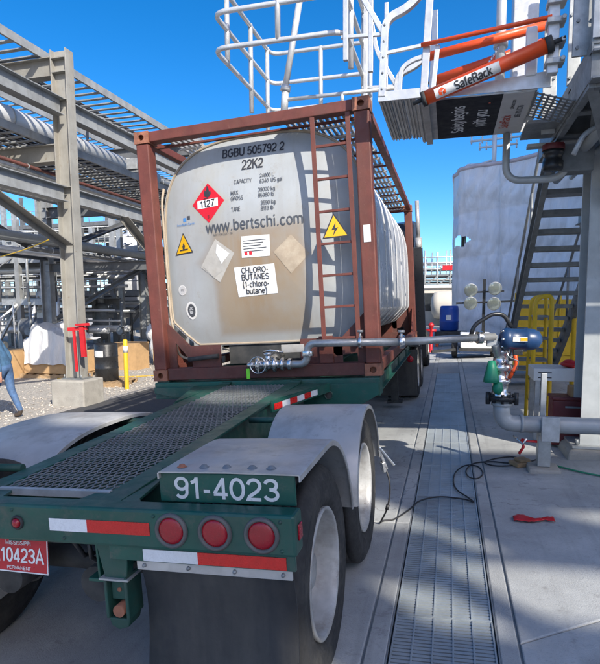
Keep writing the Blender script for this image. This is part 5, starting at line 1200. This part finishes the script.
# plastic wrapped load
wl_ = thing('wrapped_load', 'cardboard load draped with white plastic sheet behind the person', 'load', (-10.9, 13.6, gl_+.12))
q = MB(); q.box(-11.75, -10.1, 13.05, 14.15, gl_+.12, gl_+.75); B(q, 'carton', M['cardboard'], wl_, .02)
q = MB(); vs_ = []; nx_, ny_ = 26, 12; rr_ = random.Random(3)
for i in range(nx_+1):
    for k in range(ny_*2+1):
        s = i/nx_; t = k/(ny_*2); x = -11.65+1.75*s
        h = .95+.30*sin(pi*min(1, s*1.1+.05))+.25*math.exp(-((s-.22)/.09)**2)
        if t < .5: y = 13.02-.10*(.5-t); z = .28+(h-.28)*(t/.5)**.9
        else: y = 13.02+1.1*(t-.5)/.5; z = h+.03*sin(t*20)
        vs_.append((x+rr_.uniform(-.004, .004), y+rr_.uniform(-.004, .004)+.04*sin(i*1.1+.6*sin(k*.5)), gl_+.12+z+.02*sin(i*.8+k*.3)))
m_ = ny_*2+1; q.add(vs_, [(i*m_+k, i*m_+k+1, (i+1)*m_+k+1, (i+1)*m_+k) for i in range(nx_) for k in range(m_-1)], True); B(q, 'plastic_sheet', M['film_white'], wl_)
for (x, y, sx, sy, h, lb) in ((-9.9, 15.6, .9, .8, .85, 'brown carton behind the red stand'), (-9.1, 17.3, 1.4, .9, .55, 'long brown carton beside the container post'), (-12.3, 13.0, .9, .8, .8, 'brown carton at the left of the wrapped load')):
    q = MB(); q.box(x-sx/2, x+sx/2, y-sy/2, y+sy/2, gl_, gl_+h); q.box(x-sx/2-.003, x+sx/2+.003, y-.03, y+.03, gl_+h, gl_+h+.004); tag(q.build('carton', M['cardboard'], bevel=.015), lb, 'carton', 'cartons in the yard')
q = MB(); q.ball((-10.15, 17.6, gl_+1.05), .32, .3, .35, 14, 8); q.ball((-10.0, 17.5, gl_+.6), .28, .25, .4, 12, 8); q.ball((-9.8, 17.5, gl_+.35), .45, .3, .35, 12, 8)
o = q.build('plastic_bundle', M['film_white']); tag(o, 'crumpled white plastic bundle hanging beside the far column', 'plastic'); dm_ = o.modifiers.new('d', 'DISPLACE'); tx = bpy.data.textures.new('crumple', 'CLOUDS'); tx.noise_scale = .18; dm_.texture = tx; dm_.strength = .12
q = MB(); q.ball((-8.6, 17.6, gl_+.10), .8, .35, .14, 14, 6); tag(q.build('plastic_heap', M['film_white']), 'flat heap of white plastic on the gravel by the container', 'plastic')
# red bracket on the column
rs = thing('red_bracket', 'bright red steel bracket clamped to the tall tan column', 'bracket', (-7.25, 9.5, .42))
q = MB(); q.bar((-7.26, 9.50, .42), (-7.29, 9.50, 1.27), .045, .04); B(q, 'leg', M['red_paint'], rs)
q = MB(); q.bar((-7.06, 9.48, .72), (-7.09, 9.48, 1.36), .10, .05); B(q, 'leg', M['red_paint'], rs)
q = MB(); q.bar((-7.42, 9.50, 1.27), (-6.98, 9.50, 1.30), .05, .07); B(q, 'crossbar', M['red_paint'], rs); q = MB(); q.bar((-7.20, 9.45, 1.36), (-6.90, 9.45, 1.38), .05, .05); B(q, 'crossbar', M['red_paint'], rs)
# bollards
def bollard(x, y, h, label, r=.055):
    t = thing('yellow_bollard', label, 'bollard', (x, y, gl_), group='yellow bollards')
    q = MB(); q.lathe([(r, 0), (r, h-.03), (r*.8, h-.005), (0, h)], (x, y, gl_), (0,0,1), 16); B(q, 'post', M['yellow'], t); q = MB(); q.lathe([(r+.002, h-.32), (r+.004, h-.32), (r+.004, h-.16), (r+.002, h-.16)], (x, y, gl_), (0,0,1), 16); B(q, 'band', M['white_tape'], t)
bollard(-7.58, 11.75, 1.22, 'yellow bollard with white band right of the black drum'); bollard(-6.75, 12.4, 1.25, 'orange yellow bollard tight against the container post')
# ------------------------------------------------------------------ person
def skin_mesh(joints, edges, rad, name, root=0, sub=2):
    me = bpy.data.meshes.new(name); me.from_pydata(joints, edges, []); o_ = bpy.data.objects.new('tmp', me); scene.collection.objects.link(o_)
    o_.modifiers.new('k', 'SKIN').use_smooth_shade = True
    for i, sv in enumerate(me.skin_vertices[0].data): sv.radius = rad[i] if isinstance(rad[i], tuple) else (rad[i], rad[i]); sv.use_root = (i == root)
    s_ = o_.modifiers.new('s', 'SUBSURF'); s_.levels = sub; s_.render_levels = sub
    dg = bpy.context.evaluated_depsgraph_get(); m_ = bpy.data.meshes.new_from_object(o_.evaluated_get(dg)); bpy.data.objects.remove(o_); m_.name = name; return m_
# walking to the left (-X) : local x forward
J = [(0,0,.98), (.01,0,1.12), (.03,0,1.30), (.04,0,1.42), (.06,0,1.50), (.09,0,1.58), (.105,0,1.66), (.10,0,1.73),
     (.0,.10,.93), (.16,.10,.52), (.13,.10,.10), (.20,.11,.045), (.29,.12,.04),
     (.0,-.10,.93), (-.04,-.10,.53), (-.20,-.10,.13), (-.18,-.10,.06), (-.08,-.10,.035),
     (.04,.19,1.40), (-.10,.26,1.13), (-.13,.285,.89), (-.13,.285,.83),
     (.04,-.19,1.40), (-.03,-.25,1.12), (.04,-.27,.87), (.06,-.27,.80)]
E_ = [(0,1),(1,2),(2,3),(3,4),(4,5),(5,6),(6,7),(0,8),(8,9),(9,10),(10,11),(11,12),(0,13),(13,14),(14,15),(15,16),(16,17),(3,18),(18,19),(19,20),(20,21),(3,22),(22,23),(23,24),(24,25)]
Rr = [(.15,.12), (.155,.125), (.17,.13), (.14,.12), .062, (.07,.08), (.088,.10), (.07,.085), .105, .075, .052, .05, .038, .105, .075, .05, .05, .038, .075, .056, .042, .036, .075, .056, .042, .036]
J = [(x+max(0, z-1.0)*.42 if abs(y) < .15 or z > 1.2 else x+.06, y, z) for x, y, z in J]
nf = len(J)
fe = []
for hi, s in ((21, 1), (25, -1)):
    hx, hy, hz = J[hi]
    for f_, (dx, ln_) in enumerate(((.030, .085), (.010, .095), (-.010, .09), (-.028, .07))):
        a = len(J); J += [(hx+dx, hy, hz-.04), (hx+dx+.005, hy-s*.012, hz-.04-ln_*.55), (hx+dx+.002, hy-s*.035, hz-.04-ln_)]; Rr += [.011, .0095, .008]; fe += [(hi, a), (a, a+1), (a+1, a+2)]
    a = len(J); J += [(hx+.045, hy-s*.01, hz-.015), (hx+.06, hy-s*.025, hz-.055)]; Rr += [.012, .010]; fe += [(hi, a), (a, a+1)]
pm_ = skin_mesh(J, E_+fe, Rr, 'body')
for n_ in ('shirt', 'denim', 'skin', 'boot'): pm_.materials.append(M[n_])
for p in pm_.polygons:
    c = p.center; armz = abs(c.y) > (.17 if c.z > 1.0 else .205) and c.z > .6
    if c.z > 1.50: k = 2
    elif armz: k = 2 if c.z < .90 else 0
    elif c.z > .98: k = 0
    elif c.z > .13 and not (c.x < -.27 and c.z < .18): k = 1
    else: k = 3
    p.material_index = k
pr_ = thing('person', 'person in blue work shirt and jeans walking out of view at left', 'person', (-7.76, 8.15, gl_), (0, 0, pi+.25))
bo = put('body', pm_, pr_)
q = MB(); q.lathe([(.118, 0), (.112, .05), (.09, .10), (.05, .13), (0, .138)], (.28, 0, 1.70), (0,0,1), 20); q.box(.36, .45, -.07, .07, 1.695, 1.705); hh = q.build('hard_hat', M['white_paint'], pr_)
q = MB(); q.ball((.245, 0, 1.66), .10, .088, .10, 14, 8); q.build('hair', M['hair'], pr_)
q = MB(); q.ball((.375, 0, 1.655), .02, .014, .022); q.build('nose', M['skin'], pr_)
for s in (1, -1):
    q = MB(); q.ball((.356, s*.034, 1.675), .012, .016, .010); q.build('eye', M['white_paint'], pr_)
    q = MB(); q.ball((.27, s*.098, 1.655), .022, .010, .034); q.build('ear', M['skin'], pr_)
q = MB(); q.ball((.34, 0, 1.61), .014, .026, .006); q.build('mouth', M['maroon'], pr_)
# ------------------------------------------------------------------ tractor ahead of the trailer
tk = thing('truck_tractor', 'dark road tractor seen end on beyond the tank container', 'truck', pad(-1.77, 10.6), PROT)
q = MB(); q.box(-.42, -.30, -.6, 6, .65, .95); q.box(.30, .42, -.6, 6, .65, .95); q.build('chassis', M['under_dark'], tk)
q = MB(); q.prism([(2.1, .7), (2.1, 3.25), (2.4, 3.6), (3.2, 3.75), (4.3, 3.4), (4.6, 2.2), (6.2, 2.0), (6.4, .7)], (-1.15, 0, 0), (0,1,0), (0,0,1), (1,0,0), 2.3); q.build('cab', M['black_paint'], tk, bevel=.06)
for s in (1, -1):
    q = MB(); q.box(min(s*.85, s*1.33), max(s*.85, s*1.33), 1.9, 2.1, .55, 3.0); q.build('side_fairing', M['black_paint'], tk, bevel=.02)
    q = MB(); q.cyl((s*1.25, 1.98, 2.9), (s*1.25, 1.98, 3.20), .075); q.cyl((s*1.25, 1.98, 3.18), (s*1.25, 1.98, 4.0), .045); q.build('exhaust_stack', M['alu_sheet'], tk)
    q = MB(); q.box(s*.92-.33, s*.92+.33, -.62, -.60, .12, .95); q.build('mud_flap', M['rubber'], tk)
    q = MB(); q.box(s*.95-.3, s*.95+.36, -.6, 1.4, 1.0, 1.03); q.build('fender', M['black_paint'], tk)
    q = MB(); q.lathe([(0, -.02), (.05, -.015), (.06, 0)], (s*1.15, -.62, .78), (0,1,0), 16); q.build('tail_lamp', M['red_lens'], tk)
    for ly in (-.05, 1.25, 5.3):
        w_ = put('wheel', ty_me, tk, loc=(s*1.12, ly, .505), rot=(0, 0, 0 if s == 1 else pi)); put('rim', rim_me, w_)
        if ly < 3: w_ = put('wheel', ty_me, tk, loc=(s*.79, ly, .505)); put('rim', rim2_me, w_)
# ------------------------------------------------------------------ wrapped tower
wt = thing('wrapped_tower', 'tall scaffold tower shrink wrapped in milky white plastic film', 'tower', (4, 27, gz(4)))
rr_ = random.Random(11); q = MB(); vs_ = []; path = [(.25, 33), (.12, 25.4), (.35, 24.95), (1.0, 24.8), (8.5, 24.6), (11, 24.6), (11, 33)]
pts = []
for i in range(len(path)-1):
    a, b = V((*path[i], 0)), V((*path[i+1], 0)); n_ = max(2, int((b-a).length/.08))
    for k in range(n_): pts.append(a.lerp(b, k/n_))
pts.append(V((*path[-1], 0))); NZ = 120
for k in range(NZ+1):
    for i, p in enumerate(pts):
        top = 7.25+.12*p.x+.03*sin(p.x*2.1)+(.0 if p.x > .3 else -.1)
        z = .0+top*k/NZ; sag = .07*sin(i*.115+k*.055)*sin(k*.1)+.06*abs(sin(i*.155+.9*sin(k*.065)))+.05*abs(sin(i*.45-k*.105+sin(k*.15)))+.045*abs(sin(i*.085+k*.225)); bulge = .14*abs(sin(pi*k/NZ*4))
        nrm = V((-.3, -1, 0)).normalized()
        vs_.append((p.x+nrm.x*(sag+bulge)*.5+rr_.uniform(-.004, .004), p.y+nrm.y*(sag+bulge)+rr_.uniform(-.004, .004), z))
m_ = len(pts)
def hole(i, k):
    x = pts[i].x; y = pts[i].y; z = (7.3)*k/NZ
    return y < 25.6 and ((x-.40+.06*sin(z*23))**2/.10+(z-4.3+.05*sin(x*17))**2/.045 < 1)
q.add(vs_, [(k*m_+i, k*m_+i+1, (k+1)*m_+i+1, (k+1)*m_+i) for k in range(NZ) for i in range(m_-1) if not hole(i, k)], True); B(q, 'film', M['film'], wt)
# rolled top hem
q = MB(); q.tube([V(vs_[NZ*m_+i]) for i in range(m_)], .09, 8); B(q, 'film_hem', M['film_pink'], wt)
q = MB(); q.box(.4, 10.9, 25.2, 33, 7.15, 7.22); B(q, 'top_deck', M['galv_dark'], wt)
for x in (.6, 3.2, 5.8, 8.4, 10.6):
    for y in (25.3, 28.5, 32): q = MB(); q.cyl((x, y, gz(4)), (x, y, 7.2), .04, n=8); B(q, 'scaffold_post', M['galv'], wt)
for z in (1.8, 3.6, 5.4):
    q = MB(); q.box(.5, 10.8, 25.3, 32, z, z+.05); B(q, 'scaffold_deck', M['wood'], wt)
q = MB(); q.tube([(1.9, 24.6, 7.3), (2.0, 24.45, 4.0), (2.1, 24.5, .4)], .012, 5); q.tube([(5.4, 24.4, 7.6), (5.3, 24.3, 4.0), (5.4, 24.3, .4)], .012, 5); B(q, 'lashing', M['white_paint'], wt)
vp = thing('vent_pipes', 'white vent pipes rising above the top of the wrapped tower', 'pipes', (1.6, 26, 7.2))
q = MB(); q.cyl((1.75, 26, 7.2), (1.75, 26, 9.0), .10); B(q, 'stack', M['white_pipe'], vp)
for z, x0, x1 in ((8.75, .75, 3.1), (8.45, 1.1, 2.7)):
    q = MB(); q.tube([(x0, 26, z), (x1, 26, z+.05)], .05, 8); B(q, 'cross_pipe', M['white_pipe'], vp)
    for x in (x0+.05, (x0+1.75)/2, (x1+1.75)/2, x1-.05): q = MB(); q.cyl((x, 26, z-.12), (x, 26, z+.22), .035, n=8); B(q, 'nozzle', M['white_pipe'], vp)
q = MB(); q.tube(rpath([(.6, 26, 7.2), (.6, 26, 7.75), (1.2, 26, 7.75), (1.75, 26, 7.9)], .12), .055, 8); B(q, 'branch', M['white_pipe'], vp)
# ------------------------------------------------------------------ light tower, blue drum, hydrant
lt = thing('light_tower', 'towable light mast with round flood lamps beyond the drain', 'light tower', (.75, 17.9, gz(.75)))
q = MB(); q.box(.35, 1.25, 17.5, 18.6, .35, .80); B(q, 'body', M['white_paint'], lt, .03)
q = MB(); q.box(.30, 1.30, 17.45, 18.65, .26, .35); B(q, 'chassis', M['under_dark'], lt)
for x in (.18, 1.35): q = MB(); q.lathe([(0, -.09), (.18, -.09), (.29, -.07), (.30, 0), (.29, .07), (.18, .09), (0, .09)], (x, 18.0, .31), (1,0,0), 20); B(q, 'wheel', M['tyre'], lt)
q = MB(); q.box(.98, 1.07, 17.9, 17.99, .8, 2.45); B(q, 'mast', M['black_paint'], lt)
q = MB(); q.bar((.2, 17.9, 1.72), (2.6, 17.9, 1.80), .05, .06); q.bar((.55, 17.9, 2.05), (1.6, 17.9, 2.08), .04, .05); B(q, 'cross_arm', M['black_paint'], lt)
for x, z in ((.62, 2.12), (1.32, 2.16), (.62, 1.72), (1.30, 1.70)):
    q = MB(); q.lathe([(0, .28), (.08, .26), (.15, .12), (.195, 0), (.205, -.02), (.19, -.03)], (x, 17.75, z), (-.15, 1, .15), 24); lo = B(q, 'flood_lamp', M['galv'], lt)
    q = MB(); q.lathe([(0, -.045), (.09, -.04), (.16, -.03), (.19, -.02)], (x, 17.75, z), (-.15, 1, .15), 24); B(q, 'lamp_glass', M['lamp_glass'], lt)
q = MB(); q.bar((.2, 17.6, .3), (-.5, 17.3, .25), .08, .08); B(q, 'tow_bar', M['under_dark'], lt)
text('lettering', 'RENTAL', .16, lt, M['black_letter'], V((.8, 17.494, .58))-lt.location)
bd = thing('blue_drum', 'blue plastic drum standing in front of the wrapped tower', 'drum', (.0, 23.0, gz(0)+.62))
q = MB(); q.lathe([(0, 0), (.32, 0), (.37, .05), (.37, .35), (.39, .38), (.37, .41), (.37, .85), (.34, .98), (.30, 1.0), (0, 1.0)], (.0, 23.0, .62), (0,0,1), 24); B(q, 'body', M['blue_plastic'], bd)
q = MB(); q.box(-.12, .08, 22.615, 22.622, 1.05, 1.25); B(q, 'label_sheet', M['sticker'], bd)
bs = thing('drum_stand', 'low orange and dark skid under the blue drum', 'skid', (.05, 23.0, gz(0)))
q = MB(); q.box(-.55, .70, 22.5, 23.5, .42, .60); B(q, 'tray', M['under_dark'], bs, .02)
for x in (-.45, .60):
    for y in (22.6, 23.4): q = MB(); q.box(x-.06, x+.06, y-.06, y+.06, gz(0), .42); B(q, 'leg', M['orange'], bs)
hy = thing('red_hydrant', 'thin red hydrant post with red top beyond the tractor', 'hydrant', (-.62, 20.4, gz(-.6)))
q = MB(); q.lathe([(.14, 0), (.14, .05), (.06, .08), (.06, .9), (.10, .93), (.10, 1.0), (.05, 1.06), (0, 1.07)], (-.62, 20.4, gz(-.6)), (0,0,1), 16); B(q, 'barrel', M['red_paint'], hy); q = MB(); q.cyl((-.80, 20.4, .75), (-.44, 20.4, .75), .05, n=12); B(q, 'outlet', M['red_paint'], hy)
# ------------------------------------------------------------------ far building and scaffolding straight ahead
fb = thing('far_building', 'beige far building with a dark doorway beyond the tractor', 'building', (-2, 45, gz(-2)))
q = MB(); q.box(-9, 4, 45, 53, gz(-2)-.3, 2.9); B(q, 'wall', M['beige_wall'], fb)
q = MB(); q.box(-9.2, 4.2, 44.8, 53.2, 2.9, 3.15); B(q, 'roof_edge', M['white_pipe'], fb)
for x in (-4.6, -1.95): q = MB(); q.box(x, x+.75, 44.96, 44.995, 1.1, 2.5); wf = B(q, 'window', M['dark_glass'], fb)
ft = thing('far_tank', 'horizontal off white storage tank in front of the beige building', 'tank', (-.3, 43.6, gz(0)))
q = MB(); q.lathe([(0, -.3), (.6, -.22), (1.0, 0), (1.05, .3), (1.05, 3.6), (1.0, 3.9), (.6, 4.1), (0, 4.2)], (-1.1, 43.6, 1.55), (1,0,0), 28); B(q, 'shell', M['beige_wall'], ft)
for x in (-.5, 2.2): q = MB(); q.box(x-.15, x+.15, 42.9, 44.3, gz(0)-.1, .8); B(q, 'saddle', M['concrete_block'], ft)
fs = thing('far_scaffold', 'distant pale scaffold deck with railings above the beige building', 'scaffold', (-1, 49, 3.15))
q = MB(); q.box(-7, 3, 47, 51, 3.9, 4.05); B(q, 'deck', M['galv_dark'], fs)
for k in range(11):
    x = -7+k; q = MB(); q.cyl((x, 47, 3.1), (x, 47, 6.0 if k % 2 else 5.5), .07, n=6); B(q, 'post', M['galv'], fs)
for z in (3.3, 3.6, 4.5, 5.0, 5.45): q = MB(); q.cyl((-7, 47, z), (3, 47, z), .06, n=6); B(q, 'rail', M['galv' if z > 4 else 'galv_dark'], fs)
for k in range(10): x = -7+k; q = MB(); q.bar((x, 46.95, 3.15), (x+1, 46.95, 3.9), .09, .09); B(q, 'brace', M['galv_dark'], fs)
for k in range(26):
    x = -6.8+k*.38+rr_.uniform(-.1, .1); z0 = rr_.choice((3.2, 4.05)); q = MB(); q.cyl((x, 47.3+rr_.random()*2, z0), (x, 47.3+rr_.random()*2, z0+rr_.uniform(.7, 2.0)), rr_.choice((.04, .06, .09)), n=6); B(q, 'riser', M[rr_.choice(('galv', 'white_pipe', 'rack_dark', 'insulation'))], fs)
for k in range(10):
    z = rr_.uniform(3.3, 5.3); q = MB(); q.cyl((-7, 48.5+k*.2, z), (3, 48.5+k*.2, z), rr_.choice((.05, .08, .11)), n=8); B(q, 'pipe', M[rr_.choice(('galv_dark', 'white_pipe', 'rack_dark', 'insulation'))], fs)
q = MB(); q.box(-.6, .6, 46.8, 46.9, 4.35, 4.75); B(q, 'banner', M['red_paint'], fs)
# ------------------------------------------------------------------ process plant behind the rack
rr_ = random.Random(5)
def module(x0, x1, y, z1, label, levels, n_col):
    t = thing('plant_frame', label, 'steel frame', ((x0+x1)/2, y, gl_), group='far plant frames')
    for k in range(n_col):
        x = x0+(x1-x0)*k/(n_col-1)
        for yy in (y, y+3): q = MB(); q.box(x-.10, x+.10, yy-.10, yy+.10, gl_, z1); B(q, 'column', M[rr_.choice(('rack_steel', 'rack_dark', 'galv'))], t)
        if k < n_col-1 and rr_.random() < .6:
            q = MB(); xa = x0+(x1-x0)*(k+1)/(n_col-1); q.bar((x, y, gl_+.2), (xa, y, levels[0]), .10, .10); B(q, 'brace', M['rack_steel'], t)
    for z in levels:
        for yy in (y, y+3): q = MB(); q.box(x0, x1, yy-.08, yy+.08, z-.12, z+.12); B(q, 'beam', M[rr_.choice(('rack_steel', 'galv', 'rack_dark'))], t)
        q = MB(); q.box(x0, x1, y, y+3, z+.121, z+.16); B(q, 'deck', M['galv_dark'], t)
        for h in (.6, 1.1): q = MB(); q.cyl((x0, y, z+h), (x1, y, z+h), .03, n=6); B(q, 'rail', M['galv'], t)
        for k in range(int((x1-x0)/1.2)+1): x = x0+k*1.2; q = MB(); q.cyl((x, y, z+.12), (x, y, z+1.1), .025, n=6); B(q, 'rail_post', M['galv'], t)
        for k in range(5):
            zz = z-.25-rr_.random()*.9; r = rr_.choice((.05, .07, .10, .14)); q = MB(); q.cyl((x0-1, y+.4+k*.5, zz), (x1+1, y+.4+k*.5, zz), r, n=10); B(q, 'pipe', M[rr_.choice(('insulation', 'white_pipe', 'pipe_steel', 'galv', 'pipe_paint'))], t)
    for k in range(int((x1-x0)*1.8)):
        x = rr_.uniform(x0, x1); za = rr_.choice([gl_]+levels[:-1]); r = rr_.choice((.03, .05, .07)); yy = y-rr_.uniform(.2, .8)
        q = MB(); q.tube(rpath([(x, yy, za), (x, yy, za+rr_.uniform(1, 2.4)), (x+rr_.uniform(-1, 1), yy+1, za+2.4)], .15), r, 8); B(q, 'riser', M[rr_.choice(('insulation', 'galv', 'white_pipe', 'rack_dark', 'galv_dark'))], t)
    return t
module(-26, -13.5, 23.5, 7.0, 'steel pipe frame with railed decks directly behind the pipe rack', [2.3, 4.4], 7)
module(-13.2, -5.0, 27.5, 6.5, 'steel pipe frame with railed decks left of the container rear', [2.0, 3.9, 5.8], 6)
module(-24, -14.2, 18.9, 5.2, 'low pipe frame with railed deck just behind the second column row', [1.9, 3.6], 8)
module(-11.6, -7.6, 24.0, 5.6, 'narrow pipe frame beside the container rear', [1.6, 3.0, 4.5], 5)
module(-40, -20, 34, 9.5, 'larger steel frame farther off at the left', [2.6, 5.0, 7.4], 9)
module(-20, -6, 38, 8.0, 'larger steel frame farther off behind the container', [2.4, 4.6, 6.8], 8)
def vessel(x, y, r, h, m_, label, horiz=False):
    t = thing('process_vessel', label, 'vessel', (x, y, gl_), group='process vessels')
    q = MB()
    if horiz: q.lathe([(0, -r*.5), (r*.7, -r*.35), (r, 0), (r, h), (r*.7, h+r*.35), (0, h+r*.5)], (x, y, gl_+r+.8), (1,0,0), 22)
    else: q.lathe([(0, .5), (r*.7, .55), (r, .8), (r, h), (r*.7, h+r*.4), (0, h+r*.55)], (x, y, gl_), (0,0,1), 22)
    B(q, 'shell', M[m_], t)
    for a in (.5, 2.6, 4.7):
        px, py = (x+.25*h+(a > 2)*.5*h, y) if horiz else (x+r*.7*cos(a), y+r*.7*sin(a))
        q = MB(); q.box(px-.09, px+.09, py-.09, py+.09, gl_, gl_+(.95 if horiz else 1.0)); B(q, 'leg', M['rack_steel'], t)
    q = MB()
    if horiz: q.cyl((x+h/2, y, gl_+2*r+.7), (x+h/2, y, gl_+2*r+1.2), .15)
    else: q.cyl((x, y, gl_+h), (x, y, gl_+h+r*.5+.5), .12)
    B(q, 'nozzle', M['galv'], t)
for a in ((-17.0, 20.5, .45, 2.6, 'insulation', 'silver upright vessel behind the second row column'), (-14.8, 21.2, .30, 2.0, 'galv_dark', 'small dark upright vessel behind the tan column'), (-10.9, 21.0, .35, 1.9, 'rack_dark', 'dark pump vessel low beside the container post'), (-9.6, 22.5, .55, 1.6, 'galv_dark', 'squat dark vessel beside the container post'), (-18.5, 29.5, .9, 5.8, 'insulation', 'tall silver column vessel behind the first frame')): vessel(*a)
vessel(-16.5, 18.6, .38, 2.6, 'rack_dark', 'dark horizontal vessel left of the tan column foot', True); vessel(-12.4, 24.2, .5, 3.0, 'insulation', 'silver horizontal vessel under the far frame', True)
# valves / pumps cluster
def pump(x, y, label):
    t = thing('pump_skid', label, 'pump', (x, y, gl_), group='pump skids')
    q = MB(); q.box(x-.6, x+.6, y-.3, y+.3, gl_, gl_+.15); B(q, 'base', M['concrete_block'], t, .01)
    q = MB(); q.cyl((x-.1, y, gl_+.42), (x+.5, y, gl_+.42), .18); q.cyl((x+.5, y, gl_+.42), (x+.56, y, gl_+.42), .14); B(q, 'motor', M[rr_.choice(('navy', 'galv_dark', 'rack_dark'))], t)
    q = MB(); q.cyl((x-.40, y-.1, gl_+.42), (x-.30, y+.1, gl_+.42), .22); q.cyl((x-.35, y, gl_+.42), (x-.1, y, gl_+.42), .05); B(q, 'casing', M['rack_dark'], t)
    q = MB(); q.cyl((x-.35, y, gl_+.5), (x-.35, y, gl_+2.2), .06); ring(q, (x-.35, y, gl_+.9), (0,0,1), .12, .04); ring(q, (x-.35, y, gl_+1.2), (0,0,1), .12, .04); ring(q, (x-.35, y-.2, gl_+1.05), (0,1,0), .14, .02); B(q, 'discharge', M['galv_dark'], t)
for k, (x, y, lb) in enumerate(((-13.6, 18.5, 'pump skid behind the black drum'), (-12.0, 19.0, 'pump skid right of the black drum'), (-10.6, 19.6, 'pump skid nearest the container post'), (-15.4, 18.0, 'pump skid behind the wrapped load'), (-18.3, 18.8, 'pump skid at the far left'))): pump(x, y, lb)
# ------------------------------------------------------------------ unseen blocks added behind and right of the camera to shade pad and tower
SX, SY = to_sun.x/to_sun.z, to_sun.y/to_sun.z
def sun_blocker(name, label, x0, x1, y0, y1, h, m_='beige_wall', holes=(), bays=(4, 5)):
    t = thing(name, label, 'building', ((x0+x1)/2, (y0+y1)/2, gz(x0)))
    xs_ = sorted(set([x0, x1]+[x0+(x1-x0)*k/bays[0] for k in range(bays[0])]+[v for hh_ in holes for v in hh_[:2]])); zs_ = sorted(set([gz(x0), h]+[h*k/bays[1] for k in range(1, bays[1])]+[v for hh_ in holes for v in hh_[2:]]))
    for za, zb in zip(zs_, zs_[1:]):
        for xa, xb in zip(xs_, xs_[1:]):
            cx_, cz_ = (xa+xb)/2, (za+zb)/2
            if any(a < cx_ < b and c < cz_ < d_ for a, b, c, d_ in holes): continue
            q = MB(); q.box(xa, xb, y1-.15, y1, za, zb); B(q, 'shade_panel', M[m_], t)
    for x in (x0+.15, x1-.15):
        for y in (y0+.15, y1-.35): q = MB(); q.box(x-.15, x+.15, y-.15, y+.15, gz(x0), h-.2); B(q, 'column', M['rack_steel'], t)
    q = MB(); q.box(x0, x0+.15, y0, y1-.16, gz(x0), h*.6); B(q, 'side_wall', M[m_], t)
    return t
# openings cut in the added shade wall let patches of sun fall on the pad (x, y = where they land)
def opening(px, py, w, d, yw): z = (py-yw)/-SY; x = px+SX*z; hz = d/2/-SY; return (x-w/2, x+w/2, z-hz, z+hz)
YW = -9.0
Hl = (6.6-YW)/-SY; Hr = (15-YW)/-SY
xl = -6.2+SX*Hl; xm = .2+SX*Hl
HOLES = [opening(.75, 3.5, 1.2, .75, YW), opening(1.95, 3.2, .9, .7, YW), opening(-.02, 3.2, .55, .55, YW), opening(-.75, 4.6, 1.1, .75, YW), opening(.15, 4.15, .35, .4, YW), opening(1.15, 4.75, 1.3, .35, YW), opening(2.4, 4.5, .8, .4, YW), opening(-2.75, 5.5, .9, .7, YW), opening(-3.75, 4.8, .9, 1.2, YW), opening(-.55, 2.3, .7, .6, YW), opening(.9, 2.1, .9, .5, YW)]
sun_blocker('low_blocker', 'tall pale clad block added unseen behind the viewer, gaps shaping sun patches', xl, xm+4, YW-6, YW, Hl, holes=[h_ for h_ in HOLES if h_[0] > xl and h_[1] < xm+4])  # added block, unseen, throws shade over pad and trailer
sun_blocker('tall_blocker', 'taller clad block added unseen behind the viewer to extend the pad shade', xm+4.05, xm+12, YW-6, YW, Hr)  # added taller block, unseen, carries the shade further along the pad
tb_ = thing('blocker', 'plain beige warehouse added unseen right of the pad to shade the wrapped tower', 'building', (13, 16, gz(10)))  # added block, unseen, keeps the wrapped tower in shade
q = MB(); q.box(10.5, 16, 9, 24, gz(10), 21); B(q, 'wall', M['beige_wall'], tb_)
q = MB(); q.box(10.3, 16.2, 8.8, 24.2, 21, 21.3); B(q, 'roof', M['galv_dark'], tb_)
for k in range(5): q = MB(); q.box(10.46, 10.49, 10+k*2.8, 11.6+k*2.8, 3, 5); B(q, 'window', M['dark_glass'], tb_)
